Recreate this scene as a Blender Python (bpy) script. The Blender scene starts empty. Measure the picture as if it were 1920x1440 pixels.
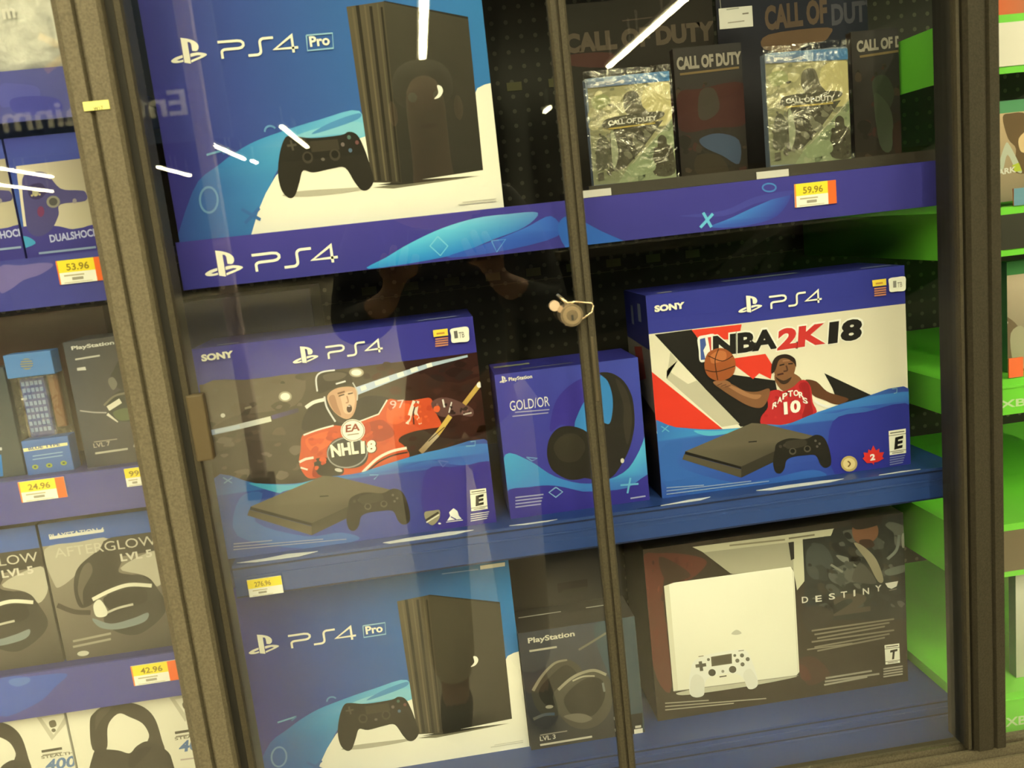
import bpy, bmesh, math, random
from mathutils import Vector, Matrix
from mathutils.geometry import tessellate_polygon
random.seed(7)
SC = bpy.context.scene
COL = SC.collection

# ------------------------------------------------------------------ camera
FPX = 1650.0
YAW, PITCH, ROLL = 0.08704822, 0.17666187, -0.10957671
CAM = Vector((0.0, -0.95, 1.35))
_f = Vector((math.sin(YAW)*math.cos(PITCH), math.cos(YAW)*math.cos(PITCH), -math.sin(PITCH)))
_r = Vector((math.cos(YAW), -math.sin(YAW), 0.0))
_u = _r.cross(_f)
RGT = _r*math.cos(ROLL) + _u*math.sin(ROLL)
UPV = -_r*math.sin(ROLL) + _u*math.cos(ROLL)
FWD = _f
cd = bpy.data.cameras.new('camera')
cd.sensor_fit = 'HORIZONTAL'; cd.sensor_width = 36.0
cd.lens = FPX/1920.0*36.0
cd.clip_start = 0.02; cd.clip_end = 200
cam = bpy.data.objects.new('camera', cd); COL.objects.link(cam)
M = Matrix((RGT, UPV, -FWD)).transposed().to_4x4(); M.translation = CAM
cam.matrix_world = M
SC.camera = cam
cd.dof.use_dof = True; cd.dof.focus_distance = 1.35; cd.dof.aperture_fstop = 7.0

# ------------------------------------------------------------------ world, exposure
w = bpy.data.worlds.new('world'); SC.world = w; w.use_nodes = True
w.node_tree.nodes['Background'].inputs[0].default_value = (1.0, 0.92, 0.68, 1)
w.node_tree.nodes['Background'].inputs[1].default_value = 0.02
vs = SC.view_settings
vs.view_transform = 'Standard'; vs.look = 'None'; vs.gamma = 1.0; vs.use_curve_mapping = False
vs.exposure = 0.93
cy = SC.cycles; cy.use_light_tree = False
cy.max_bounces = 5; cy.diffuse_bounces = 3; cy.glossy_bounces = 2; cy.transmission_bounces = 2; cy.transparent_max_bounces = 8
cy.caustics_reflective = False; cy.caustics_refractive = False
LIGHT_COL = (1.0, 0.90, 0.52)
TUBE_POWER = 60.0

# ------------------------------------------------------------------ small helpers
def s2l(c):
    c = c/255.0
    return c/12.92 if c <= 0.04045 else ((c+0.055)/1.055)**2.4
def lin(c): return (s2l(c[0]), s2l(c[1]), s2l(c[2]))
def ink(c):
    """albedo of a print whose colour reads c under the warm store light"""
    r, g, b = lin(c)
    if b > 1.3*max(r, g): b *= .74
    return (min(.88, r/.956*.82), min(.88, g/.871*.82), min(.88, b/.578*.82))
def ray(px, py):
    return RGT*((px-960)/FPX) + UPV*((720-py)/FPX) + FWD
def at(px, py, Y):
    d = ray(px, py); t = (Y-CAM.y)/d.y
    return CAM + d*t

_mats = {}
def mat(name, col, rough=.5, metal=0.0, spec=.5, noise=0.0, nscale=60.0, bump=0.0, bscale=300.0, emit=None, estr=0.0, ncol=None):
    if name in _mats: return _mats[name]
    m = bpy.data.materials.new(name); m.use_nodes = True
    nt = m.node_tree; b = nt.nodes['Principled BSDF']
    b.inputs['Base Color'].default_value = (*col, 1)
    b.inputs['Roughness'].default_value = rough
    b.inputs['Metallic'].default_value = metal
    b.inputs['Specular IOR Level'].default_value = spec
    if noise > 0:
        tc = nt.nodes.new('ShaderNodeTexCoord'); n = nt.nodes.new('ShaderNodeTexNoise')
        n.inputs['Scale'].default_value = nscale; n.inputs['Detail'].default_value = 4
        nt.links.new(tc.outputs['Object'], n.inputs['Vector'])
        mx = nt.nodes.new('ShaderNodeMix'); mx.data_type = 'RGBA'
        c2 = ncol or tuple(max(0, c*(1-noise)) for c in col)
        mx.inputs[6].default_value = (*col, 1); mx.inputs[7].default_value = (*c2, 1)
        rp = nt.nodes.new('ShaderNodeValToRGB'); rp.color_ramp.elements[0].position = .35; rp.color_ramp.elements[1].position = .65
        nt.links.new(n.outputs['Fac'], rp.inputs[0]); nt.links.new(rp.outputs[0], mx.inputs[0])
        nt.links.new(mx.outputs[2], b.inputs['Base Color'])
    if bump > 0:
        tc = nt.nodes.new('ShaderNodeTexCoord'); n = nt.nodes.new('ShaderNodeTexNoise')
        n.inputs['Scale'].default_value = bscale; n.inputs['Detail'].default_value = 3
        nt.links.new(tc.outputs['Object'], n.inputs['Vector'])
        bp = nt.nodes.new('ShaderNodeBump'); bp.inputs['Strength'].default_value = bump; bp.inputs['Distance'].default_value = .004
        nt.links.new(n.outputs['Fac'], bp.inputs['Height']); nt.links.new(bp.outputs[0], b.inputs['Normal'])
    if emit:
        b.inputs['Emission Color'].default_value = (*emit, 1); b.inputs['Emission Strength'].default_value = estr
    _mats[name] = m
    return m
def imat(c, rough=.45, **k):
    return mat('paint_%d_%d_%d_%d' % (*c, int(rough*100)), ink(c), rough, **k)

# printed card: the ink colours are stored on the print's own vertices
PRINT = bpy.data.materials.new('printed_ink'); PRINT.use_nodes = True
_nt = PRINT.node_tree; _b = _nt.nodes['Principled BSDF']
_a = _nt.nodes.new('ShaderNodeAttribute'); _a.attribute_name = 'Ink'
_nt.links.new(_a.outputs['Color'], _b.inputs['Base Color'])
_b.inputs['Roughness'].default_value = .62; _b.inputs['Specular IOR Level'].default_value = .14

def tag(o, label, cat, group=None, kind=None):
    if label: o['label'] = label
    if cat: o['category'] = cat
    if group: o['group'] = group
    if kind: o['kind'] = kind
    return o
def link(name, me, m=None, parent=None, loc=None):
    o = bpy.data.objects.new(name, me); COL.objects.link(o)
    if m is not None: me.materials.append(m)
    if parent is not None: o.parent = parent
    if loc is not None: o.location = loc
    return o
def empty(name, loc=(0,0,0)):
    o = bpy.data.objects.new(name, None); COL.objects.link(o); o.location = loc
    o.empty_display_size = .02
    return o
def bm_box(bm, x0, x1, y0, y1, z0, z1):
    vs_ = [bm.verts.new(p) for p in ((x0,y0,z0),(x1,y0,z0),(x1,y1,z0),(x0,y1,z0),(x0,y0,z1),(x1,y0,z1),(x1,y1,z1),(x0,y1,z1))]
    for f in ((0,3,2,1),(4,5,6,7),(0,1,5,4),(1,2,6,5),(2,3,7,6),(3,0,4,7)):
        bm.faces.new([vs_[i] for i in f])
def bm_done(name, bm, m, parent=None, bevel=0.0, loc=None):
    if bevel > 0:
        bmesh.ops.bevel(bm, geom=list(bm.edges), offset=bevel, segments=2, affect='EDGES', profile=.6)
    me = bpy.data.meshes.new(name); bm.to_mesh(me); bm.free()
    return link(name, me, m, parent, loc)
def boxo(name, x0, x1, y0, y1, z0, z1, m, parent=None, bevel=0.0):
    """box given in world coordinates; origin at its base centre"""
    c = Vector(((x0+x1)/2, (y0+y1)/2, z0))
    bm = bmesh.new(); bm_box(bm, x0-c.x, x1-c.x, y0-c.y, y1-c.y, 0, z1-z0)
    o = bm_done(name, bm, m, None, bevel)
    if parent is not None:
        o.parent = parent; o.location = c - world_loc(parent)
    else: o.location = c
    return o
def world_loc(o):
    v = o.location.copy()
    while o.parent is not None:
        o = o.parent; v = v + o.location
    return v
def extrude_profile(name, pts, z0, z1, m, parent=None):
    """closed profile in x,y extruded in z; world coordinates"""
    c = Vector((sum(p[0] for p in pts)/len(pts), sum(p[1] for p in pts)/len(pts), z0))
    bm = bmesh.new()
    a = [bm.verts.new((p[0]-c.x, p[1]-c.y, 0)) for p in pts]
    b = [bm.verts.new((p[0]-c.x, p[1]-c.y, z1-z0)) for p in pts]
    n = len(pts)
    for i in range(n): bm.faces.new((a[i], a[(i+1)%n], b[(i+1)%n], b[i]))
    bm.faces.new(a[::-1]); bm.faces.new(b)
    bmesh.ops.recalc_face_normals(bm, faces=bm.faces)
    o = bm_done(name, bm, m)
    if parent is not None:
        o.parent = parent; o.location = c - world_loc(parent)
    else: o.location = c
    return o
def tube(name, pts, r, m, parent=None, n=10, closed=False):
    """round bar along points (world coordinates)"""
    c = Vector(pts[0]); bm = bmesh.new(); rings = []
    P = [Vector(p)-c for p in pts]; k = len(P)
    for i, p in enumerate(P):
        if closed: t = P[(i+1)%k]-P[i-1]
        else: t = P[min(i+1, k-1)]-P[max(i-1, 0)]
        t.normalize()
        s = t.cross(Vector((0,0,1)));
        if s.length < 1e-3: s = t.cross(Vector((0,1,0)))
        s.normalize(); q = s.cross(t)
        rings.append([bm.verts.new(p + (s*math.cos(2*math.pi*j/n)+q*math.sin(2*math.pi*j/n))*r) for j in range(n)])
    for i in range(k if closed else k-1):
        a, b = rings[i], rings[(i+1)%k]
        for j in range(n): bm.faces.new((a[j], a[(j+1)%n], b[(j+1)%n], b[j]))
    if not closed:
        bm.faces.new(rings[0][::-1]); bm.faces.new(rings[-1])
    bmesh.ops.recalc_face_normals(bm, faces=bm.faces)
    o = bm_done(name, bm, m)
    for f in o.data.polygons: f.use_smooth = True
    if parent is not None:
        o.parent = parent; o.location = c - world_loc(parent)
    else: o.location = c
    return o
def copy_tree(o, parent=None):
    c = o.copy(); COL.objects.link(c); c.parent = parent
    for ch in o.children: copy_tree(ch, c)
    return c

# ------------------------------------------------------------------ lettering cache
_txt = {}
def text_tris(s, bold=0.0, spacing=1.0):
    key = (s, bold, spacing)
    if key in _txt: return _txt[key]
    cu = bpy.data.curves.new('lettering', 'FONT'); cu.body = s; cu.offset = bold; cu.resolution_u = 3
    cu.space_character = spacing
    ob = bpy.data.objects.new('lettering', cu); COL.objects.link(ob)
    dg = bpy.context.evaluated_depsgraph_get()
    me = ob.evaluated_get(dg).to_mesh()
    me.calc_loop_triangles()
    vs_ = [(v.co.x, v.co.y) for v in me.vertices]
    tr = [[vs_[i] for i in t.vertices] for t in me.loop_triangles]
    ob.evaluated_get(dg).to_mesh_clear()
    bpy.data.objects.remove(ob); bpy.data.curves.remove(cu)
    xs = [p[0] for t in tr for p in t]; ys = [p[1] for t in tr for p in t]
    x0, x1, y0, y1 = min(xs), max(xs), min(ys), max(ys)
    tr = [[((p[0]-x0)/(x1-x0), (p[1]-y0)/(y1-y0)) for p in t] for t in tr]
    _txt[key] = tr
    return tr

def crom(pts, n=4, closed=True):
    k = len(pts); out = []
    for i in range(k if closed else k-1):
        if closed: p0, p1, p2, p3 = pts[i-1], pts[i], pts[(i+1)%k], pts[(i+2)%k]
        else: p0, p1, p2, p3 = pts[max(i-1,0)], pts[i], pts[i+1], pts[min(i+2,k-1)]
        for j in range(n):
            t = j/n; t2 = t*t; t3 = t2*t
            out.append(tuple(.5*((2*p1[a])+(-p0[a]+p2[a])*t+(2*p0[a]-5*p1[a]+4*p2[a]-p3[a])*t2+(-p0[a]+3*p1[a]-3*p2[a]+p3[a])*t3) for a in (0,1)))
    if not closed: out.append(pts[-1])
    return out
def pairs(a): return [(a[i], a[i+1]) for i in range(0, len(a), 2)]
def mixc(a, b, t): return tuple(a[i]+(b[i]-a[i])*t for i in range(3))

class Sheet:
    """flat print on the front (x,z plane at depth Y) of a thing.
    Outlines are read off the photograph and carried onto that plane as real
    metres; everything is trimmed to the sheet's own rectangle."""
    STEP = 0.00003
    def __init__(self, root, Y, rect, zoom=(0,0,1.0)):
        self.root, self.Y, self.rect, self.zoom = root, Y, rect, zoom
        self.layer = 1; self.tris = []
    def m(self, p):
        q = at(self.zoom[0]+p[0]/self.zoom[2], self.zoom[1]+p[1]/self.zoom[2], self.Y)
        return (q.x, q.z)
    # --- clipping a triangle (verts: (x,z,(r,g,b))) to the rectangle
    def _clip(self, poly):
        x0, x1, z0, z1 = self.rect
        for ax, lim, sgn in ((0,x0,1),(0,x1,-1),(1,z0,1),(1,z1,-1)):
            out = []; n = len(poly)
            for i in range(n):
                a, b = poly[i], poly[(i+1)%n]
                da, db = (a[ax]-lim)*sgn, (b[ax]-lim)*sgn
                if da >= 0: out.append(a)
                if (da >= 0) != (db >= 0):
                    t = da/(da-db)
                    out.append((a[0]+(b[0]-a[0])*t, a[1]+(b[1]-a[1])*t, mixc(a[2], b[2], t)))
            poly = out
            if len(poly) < 3: return None
        return poly
    def tri(self, a, b, c):
        p = self._clip([a, b, c])
        if p: self.tris.append((self.layer, p))
    def _up(self): self.layer += 1
    def poly_m(self, P, cols):
        """polygon in metres"""
        idx = tessellate_polygon([[Vector((p[0], p[1], 0)) for p in P]])
        for t in idx: self.tri(*[(P[i][0], P[i][1], cols[i]) for i in t])
        self._up()
    def _cols(self, c, n):
        if isinstance(c, list):
            return [ink(c[i*len(c)//n]) for i in range(n)]
        return [ink(c)]*n
    def p(self, c, pts):
        P = [self.m(q) for q in pairs(pts)]
        self.poly_m(P, self._cols(c, len(P)))
    def s(self, c, pts, n=4):
        P = [self.m(q) for q in crom(pairs(pts), n)]
        if isinstance(c, list):
            k = []; L = len(pts)//2; c = [c[i*len(c)//L] for i in range(L)]
            for i in range(L):
                for j in range(n): k.append(mixc(ink(c[i]), ink(c[(i+1)%L]), j/n))
            self.poly_m(P, k)
        else: self.poly_m(P, [ink(c)]*len(P))
    def l(self, c, wd, pts, smooth=False, c2=None, w2=None):
        q = pairs(pts)
        if smooth: q = crom(q, 5, False)
        n = len(q); ca = ink(c); cb = ink(c2) if c2 else ca
        L = []
        for i in range(n):
            a = q[max(i-1,0)]; b = q[min(i+1,n-1)]
            dx, dy = b[0]-a[0], b[1]-a[1]; d = math.hypot(dx, dy) or 1
            ww = wd if w2 is None else wd+(w2-wd)*i/(n-1)
            nx, ny = -dy/d*ww/2, dx/d*ww/2
            L.append((self.m((q[i][0]+nx, q[i][1]+ny)), self.m((q[i][0]-nx, q[i][1]-ny)), mixc(ca, cb, i/(n-1))))
        for i in range(n-1):
            A, B = L[i], L[i+1]
            self.tri((*A[0], A[2]), (*B[0], B[2]), (*B[1], B[2])); self.tri((*A[0], A[2]), (*B[1], B[2]), (*A[1], A[2]))
        self._up()
    def e(self, c, cx, cy, rx, ry, rot=0.0, c2=None, n=24):
        ca = ink(c); cb = ink(c2) if c2 else ca
        o = (*self.m((cx, cy)), ca); R = []
        for i in range(n):
            t = 2*math.pi*i/n; x, y = rx*math.cos(t), ry*math.sin(t)
            R.append((*self.m((cx+x*math.cos(rot)-y*math.sin(rot), cy+x*math.sin(rot)+y*math.cos(rot))), cb))
        for i in range(n): self.tri(o, R[i], R[(i+1)%n])
        self._up()
    def ring(self, c, wd, cx, cy, rx, ry, rot=0.0, a0=0.0, a1=6.2832, n=28):
        pts = []
        for i in range(n+1):
            t = a0+(a1-a0)*i/n; x, y = rx*math.cos(t), ry*math.sin(t)
            pts += [cx+x*math.cos(rot)-y*math.sin(rot), cy+x*math.sin(rot)+y*math.cos(rot)]
        self.l(c, wd, pts)
    def g(self, quad, cols, n=8):
        """four-corner gradient TL,TR,BR,BL"""
        Q = [self.m(q) for q in pairs(quad)]; K = [ink(c) for c in cols]
        self.g_m(Q, K, n)
    def g_m(self, Q, K, n=8):
        def b(A, u, v):
            return tuple((A[0][i]*(1-u)+A[1][i]*u)*(1-v)+(A[3][i]*(1-u)+A[2][i]*u)*v for i in range(len(A[0])))
        for i in range(n):
            for j in range(n):
                c = [(u/n, v/n) for u, v in ((i,j),(i+1,j),(i+1,j+1),(i,j+1))]
                V = [(*b(Q,*k), b(K,*k)) for k in c]
                self.tri(V[0],V[1],V[2]); self.tri(V[0],V[2],V[3])
        self._up()
    def blotch(self, n, pts, cols, r0, r1, seed=1, stretch=1.0, rot=0.0):
        """mottled picture ground: n soft little patches inside the four-corner px region"""
        rr = random.Random(seed); (a0,a1),(b0,b1),(c0,c1),(d0,d1) = pairs(pts)
        for k in range(n):
            u, v = rr.random(), rr.random()
            x = (a0*(1-u)+b0*u)*(1-v)+(d0*(1-u)+c0*u)*v; y = (a1*(1-u)+b1*u)*(1-v)+(d1*(1-u)+c1*u)*v
            r = r0+(r1-r0)*rr.random()**2; q = []
            m_ = 7; ph = rr.random()*6.28
            for i in range(m_):
                t = 2*math.pi*i/m_; kx = r*(.6+.7*rr.random())*math.cos(t)*stretch; ky = r*(.6+.7*rr.random())*math.sin(t)
                q.append((x+kx*math.cos(rot)-ky*math.sin(rot), y+kx*math.sin(rot)+ky*math.cos(rot)))
            c = ink(rr.choice(cols)); P = [self.m(z) for z in crom(q, 2)]
            o = (*self.m((x, y)), c)
            for i in range(len(P)): self.tri(o, (*P[i], c), (*P[(i+1)%len(P)], c))
            if k % 6 == 5: self._up()
        self._up()
    def fill(self, cols, n=8):
        x0, x1, z0, z1 = self.rect
        if isinstance(cols, tuple): cols = [cols]*4; n = 1
        self.g_m([(x0,z1),(x1,z1),(x1,z0),(x0,z0)], [ink(c) for c in cols], n)
    def frame(self, blx, bly, brx, bry, h):
        bl, br = Vector(self.m((blx, bly))), Vector(self.m((brx, bry)))
        hh = abs(self.m((blx, bly-h))[1]-bl.y)
        return bl, br-bl, hh
    def t(self, s, c, blx, bly, brx, bry, h, bold=0.0, shear=0.0, spacing=1.0):
        bl, ex, hh = self.frame(blx, bly, brx, bry, h); k = ink(c)
        for t in text_tris(s, bold, spacing):
            V = []
            for u, v in t:
                q = bl + ex*u; V.append((q.x+shear*hh*v, q.y+hh*v, k))
            self.tri(*V)
        self._up()
    def shape(self, c, unit, fr):
        bl, ex, hh = fr
        P = [(bl.x+ex.x*u, bl.y+ex.y*u+hh*v) for u, v in unit]
        self.poly_m(P, [ink(c)]*len(P))
    def stroke_u(self, c, unit, fr, wd):
        """stroke in unit frame, width in metres"""
        bl, ex, hh = fr; P = [Vector((bl.x+ex.x*u, bl.y+ex.y*u+hh*v)) for u, v in unit]; k = ink(c); n = len(P); L = []
        for i in range(n):
            d1 = (P[i]-P[i-1]).normalized() if i > 0 else None
            d2 = (P[i+1]-P[i]).normalized() if i < n-1 else None
            d = ((d1 or d2)+(d2 or d1)).normalized(); nn = Vector((-d.y, d.x))
            sc = 1.0
            if d1 and d2: sc = min(2.0, 1/max(.4, nn.dot(Vector((-d1.y, d1.x)))))
            L.append((P[i]+nn*wd/2*sc, P[i]-nn*wd/2*sc))
        for i in range(n-1):
            A, B = L[i], L[i+1]
            self.tri((*A[0],k),(*B[0],k),(*B[1],k)); self.tri((*A[0],k),(*B[1],k),(*A[1],k))
        self._up()
    def pslogo(self, c, blx, bly, brx, bry, h):
        fr = self.frame(blx, bly, brx, bry, h)
        bowl = crom([(.53,.97),(.70,.86),(.80,.70),(.80,.54),(.73,.45),(.62,.48)], 3, False)
        self.shape(c, [(.36,1.03),(.53,.97)]+bowl[1:]+[(.62,.74),(.59,.82),(.53,.84),(.53,.0),(.36,.07)], fr)
        self.shape(c, crom([(.34,.37),(.14,.31),(.01,.21),(.05,.12),(.20,.09),(.34,.11)], 3, False)+[(.34,.19),(.22,.17),(.16,.20),(.34,.27)], fr)
        self.shape(c, [(.55,.37)]+crom([(.60,.39),(.78,.39),(.96,.32),(1.0,.25),(.90,.18)], 3, False)+[(.55,.04),(.55,.13),(.80,.22),(.84,.26),(.75,.29),(.55,.25)], fr)
    def ps4(self, c, blx, bly, brx, bry, h, wd=.15):
        fr = self.frame(blx, bly, brx, bry, h); ww = fr[2]*wd
        def arc(cx, cy, rx, ry, a0, a1, n=5):
            return [(cx+rx*math.cos(math.radians(a0+(a1-a0)*i/n)), cy+ry*math.sin(math.radians(a0+(a1-a0)*i/n))) for i in range(n+1)]
        self.stroke_u(c, [(0,.95),(.24,.95)]+arc(.25,.73,.07,.22,90,-90)[1:]+[(.10,.51)]+arc(.09,.36,.055,.15,90,180)[1:]+[(.035,0)], fr, ww)
        self.stroke_u(c, [(.36,.05),(.47,.05)]+arc(.47,.27,.055,.22,-90,0)[1:]+[(.525,.73)]+arc(.58,.73,.055,.22,180,90)[1:]+[(.70,.95)], fr, ww)
        self.stroke_u(c, [(.935,0),(.935,.98),(.70,.28),(1.0,.28)], fr, ww)
    def flush(self, name, label=None):
        if not self.tris: return None
        o = self.root; base = world_loc(o)
        verts = []; faces = []; cols = []
        for ly, P in self.tris:
            k = len(verts); y = self.Y - self.STEP*ly
            for x, z, c in P:
                verts.append((x-base.x, y-base.y, z-base.z)); cols.append(c)
            faces.append(list(range(k, k+len(P))))
        me = bpy.data.meshes.new(name); me.from_pydata(verts, [], faces)
        at_ = me.color_attributes.new('Ink', 'FLOAT_COLOR', 'POINT')
        flat = []
        for c in cols: flat += [c[0], c[1], c[2], 1.0]
        at_.data.foreach_set('color', flat)
        # the faces look toward the shopper (-y)
        me.update()
        if sum(p.normal.y for p in me.polygons) > 0: me.flip_normals()
        self.tris = []
        ch = link(name, me, PRINT, o)
        if label: ch['label'] = label
        if 'small_text' in name: ch['kind'] = 'stuff'
        return ch
    def marks(self, name='printed_mark'):
        """each drawn outline becomes a part of its own"""
        T = self.tris
        for ly in sorted({t[0] for t in T}):
            self.tris = [t for t in T if t[0] == ly]; self.flush(name)

def carton(name, label, cat, x0, x1, z0, z1, Y, depth, col, group=None, bevel=.0012, rough=.4):
    o = boxo(name, x0, x1, Y, Y+depth, z0, z1, imat(col, rough), None, bevel)
    return tag(o, label, cat, group)
# ------------------------------------------------------------------ the store around the case
def struct(o): o['kind'] = 'structure'; return o
FLOOR = mat('store_floor', (.60,.545,.45), .7, noise=.12, nscale=1.2, spec=.2)
struct(boxo('floor', -18, 12, -40, 2.0, -.05, 0, FLOOR))
struct(boxo('ceiling', -18, 12, -40, 2.0, 5.2, 5.25, mat('dark_ceiling', (.012,.0105,.008), .9, spec=.1)))
struct(boxo('wall_rear', -18, 12, -40.1, -40, 0, 5.2, mat('rear_wall', (.10,.088,.068), .8)))

# strip lights in rows that run straight away from the case
HOUSE = mat('lamp_housing', (.7,.68,.62), .5)
TUBE = mat('lamp_tube', (1,1,1), .5, emit=LIGHT_COL, estr=TUBE_POWER)
def strip_light(x, y0, y1, label, z=4.6):
    r = empty('strip_light', (x, (y0+y1)/2, z)); tag(r, label, 'light', 'ceiling strip lights')
    boxo('lamp_housing', x-.09, x+.09, y0, y1, z+.06, z+.12, HOUSE, r)
    bm = bmesh.new(); n = 8; L = (y1-y0)-.06
    for k in range(n):
        pass
    a = []; b = []
    for k in range(n):
        t = 2*math.pi*k/n
        a.append(bm.verts.new((.06*math.cos(t), -L/2, .03+.03*math.sin(t)))); b.append(bm.verts.new((.06*math.cos(t), L/2, .03+.03*math.sin(t))))
    for k in range(n): bm.faces.new((a[k], a[(k+1)%n], b[(k+1)%n], b[k]))
    bm.faces.new(a); bm.faces.new(b[::-1]); bmesh.ops.recalc_face_normals(bm, faces=bm.faces)
    bm_done('lamp_tube', bm, TUBE, r)
    # a short rod hangs it from the ceiling
    for yy in (y0+.3, y1-.3): boxo('hanger_rod', x-.01, x+.01, yy-.01, yy+.01, z+.12, 5.2, HOUSE, r)
    return r
ORD = ('first','second','third','fourth','fifth','sixth','seventh','eighth')
for x, ya, yb, what in ((.515,-16.7,-2.7,'row straight behind the camera'), (4.75,-19.5,-2.7,'row to the right of the camera'),
                  (4.3,-26.5,-25.5,'far right row'), (-3.3,-10.0,-2.7,'first row to the left, near end'), (-3.24,-29.7,-24.0,'first row to the left, far end'),
                  (-5.62,-31.4,-26.2,'second row to the left, far end'), (-5.52,-33.1,-32.2,'end of the second left row'),
                  (-8.5,-35.5,-31.1,'third row to the left, far end'), (-6.05,-14.7,-12.2,'second row to the left, middle'),
                  (-6.05,-10.0,-2.7,'second row to the left, near end'),
                  (-9.0,-23.1,-19.5,'third row to the left, middle'), (-11.9,-30.9,-26.0,'fourth row to the left'), (-14.0,-36.2,-31.0,'fifth row to the left'), (8.9,-12.5,-2.7,'outer right row, added for frontal light'), (.515,-.9,1.5,'pair above the case, added to light the person'), (-3.3,-.9,1.5,'pair left of the case, added to light the person'), (4.75,-.9,1.5,'pair right of the case, added to light the person'), (2.65,-9.6,-2.7,'short row right of the camera, added to brighten the lower boxes'), (-1.4,-9.6,-2.7,'short row left of the camera, added to brighten the lower boxes')):  # outer, short and over-case rows: unseen lamps added for more light
    n = max(1, round((yb-ya)/2.45)); L = (yb-ya)/n
    for k in range(n):
        strip_light(x, ya+k*L+.02, ya+(k+1)*L-.02, 'ceiling strip light, '+('the only one' if n == 1 else ORD[n-1-k]+' from the case')+' in the '+what)

# ------------------------------------------------------------------ the case: posts, rails, glass
ALU = mat('bronze_aluminium', (.128,.110,.078), .55, metal=.05, spec=.3, noise=.35, nscale=420, bump=.25, bscale=700)
ALUD = mat('dark_bronze_aluminium', (.045,.038,.025), .55, metal=.05, spec=.25, noise=.3, nscale=420, bump=.2, bscale=700)
GASK = mat('black_gasket', (.012,.011,.009), .7)
ZB, ZT = .60, 1.80
case = empty('display_case', (0, .2, 0)); tag(case, 'tall glass display case with bronze aluminium posts and rails', 'display case')
post = extrude_profile('post', [(-.323,.012),(-.323,-.006),(-.316,-.012),(-.303,-.012),(-.301,-.006),(-.299,-.006),(-.297,-.013),(-.279,-.013),(-.276,-.008),(-.276,.05),(-.323,.05)], ZB+.045, ZT, ALU, case)
post['label'] = 'grooved bronze post with a small yellow sticker'
extrude_profile('gasket', [(-.276,.004),(-.267,.004),(-.267,.045),(-.276,.045)], ZB+.045, ZT, GASK, post)
extrude_profile('door_channel', [(-.267,-.001),(-.265,-.006),(-.259,-.006),(-.2575,-.001),(-.2575,.03),(-.267,.03)], ZB+.045, ZT, ALUD, post)
boxo('latch_block', -.262, -.2445, -.009, .004, 1.140, 1.212, mat('latch_bronze', (.075,.056,.03), .5, spec=.3), post, .002)
st = boxo('sticker', -.308, -.2835, -.0145, -.0128, 1.5055, 1.5140, imat((232,222,110)), post)
st['label'] = 'small yellow sticker'
sh = Sheet(post, -.0145, (-.308,-.2835,1.5055,1.5140))
sh.t('W17', (70,60,40), 176, 208, 194, 205, 7, .02); sh.flush('printed_number')['kind'] = 'stuff'
rp = extrude_profile('corner_post', [(.611,.012),(.611,-.004),(.614,-.010),(.632,-.010),(.634,-.006),(.636,-.006),(.638,-.010),(.649,-.010),(.6515,-.004),(.6515,.045),(.611,.045)], ZB+.045, ZT, mat('shaded_bronze', (.030,.0255,.017), .6, spec=.2, noise=.35, nscale=420, bump=.25, bscale=700), case)  # darker copy of the bronze; the dimmer right-hand light is put into its colour
rp['label'] = 'wide bronze post, shaded darker, between blue and green shelves'
extrude_profile('gasket', [(.604,.0),(.6105,.0),(.6105,.04),(.604,.04)], ZB+.045, ZT, GASK, rp)
extrude_profile('door_channel', [(.6035,.001),(.6045,-.003),(.608,-.003),(.609,.001),(.609,.006),(.6035,.006)], ZB+.045, ZT, ALUD, rp)
rail = boxo('bottom_rail', -1.0, 1.2, -.008, .030, .55, .618, ALUD, case)
for y0, y1, z1 in ((-.012,-.008,.632), (-.001,.003,.6405), (.016,.020,.6435)):
    boxo('rail_lip', -1.0, 1.2, y0, y1, .55, z1, ALU, rail)
boxo('plinth', -1.0, 1.2, -.06, .6, 0, .55, mat('plinth_laminate', (.16,.135,.095), .7, noise=.15, nscale=30, spec=.2), case)
boxo('case_floor', -.27, .65, .032, .49, .552, .592, mat('case_floor_paint', (.05,.043,.026), .7), case)
boxo('added_case_top', -1.0, 1.2, -.015, .52, ZT, ZT+.04, mat('case_top_paint', (.06,.05,.035), .6), case)  # unseen top, added to keep overhead light off the back panel

GL = bpy.data.materials.new('clear_glass'); GL.use_nodes = True
nt = GL.node_tree; nt.nodes.clear()
out = nt.nodes.new('ShaderNodeOutputMaterial'); mx = nt.nodes.new('ShaderNodeMixShader')
tr = nt.nodes.new('ShaderNodeBsdfTransparent'); gl = nt.nodes.new('ShaderNodeBsdfGlossy'); fr = nt.nodes.new('ShaderNodeFresnel')
gl.inputs['Roughness'].default_value = 0.0; fr.inputs['IOR'].default_value = 1.52
tr.inputs[0].default_value = (.97,.98,.97,1)
ge = nt.nodes.new('ShaderNodeNewGeometry'); mr = nt.nodes.new('ShaderNodeMapRange')
mr.inputs['To Min'].default_value = 1.52; mr.inputs['To Max'].default_value = 1/1.52   # thin pane: both faces reflect alike
nt.links.new(ge.outputs['Backfacing'], mr.inputs['Value']); nt.links.new(mr.outputs[0], fr.inputs['IOR'])
nt.links.new(fr.outputs[0], mx.inputs[0]); nt.links.new(tr.outputs[0], mx.inputs[1]); nt.links.new(gl.outputs[0], mx.inputs[2]); nt.links.new(mx.outputs[0], out.inputs[0])
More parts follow.
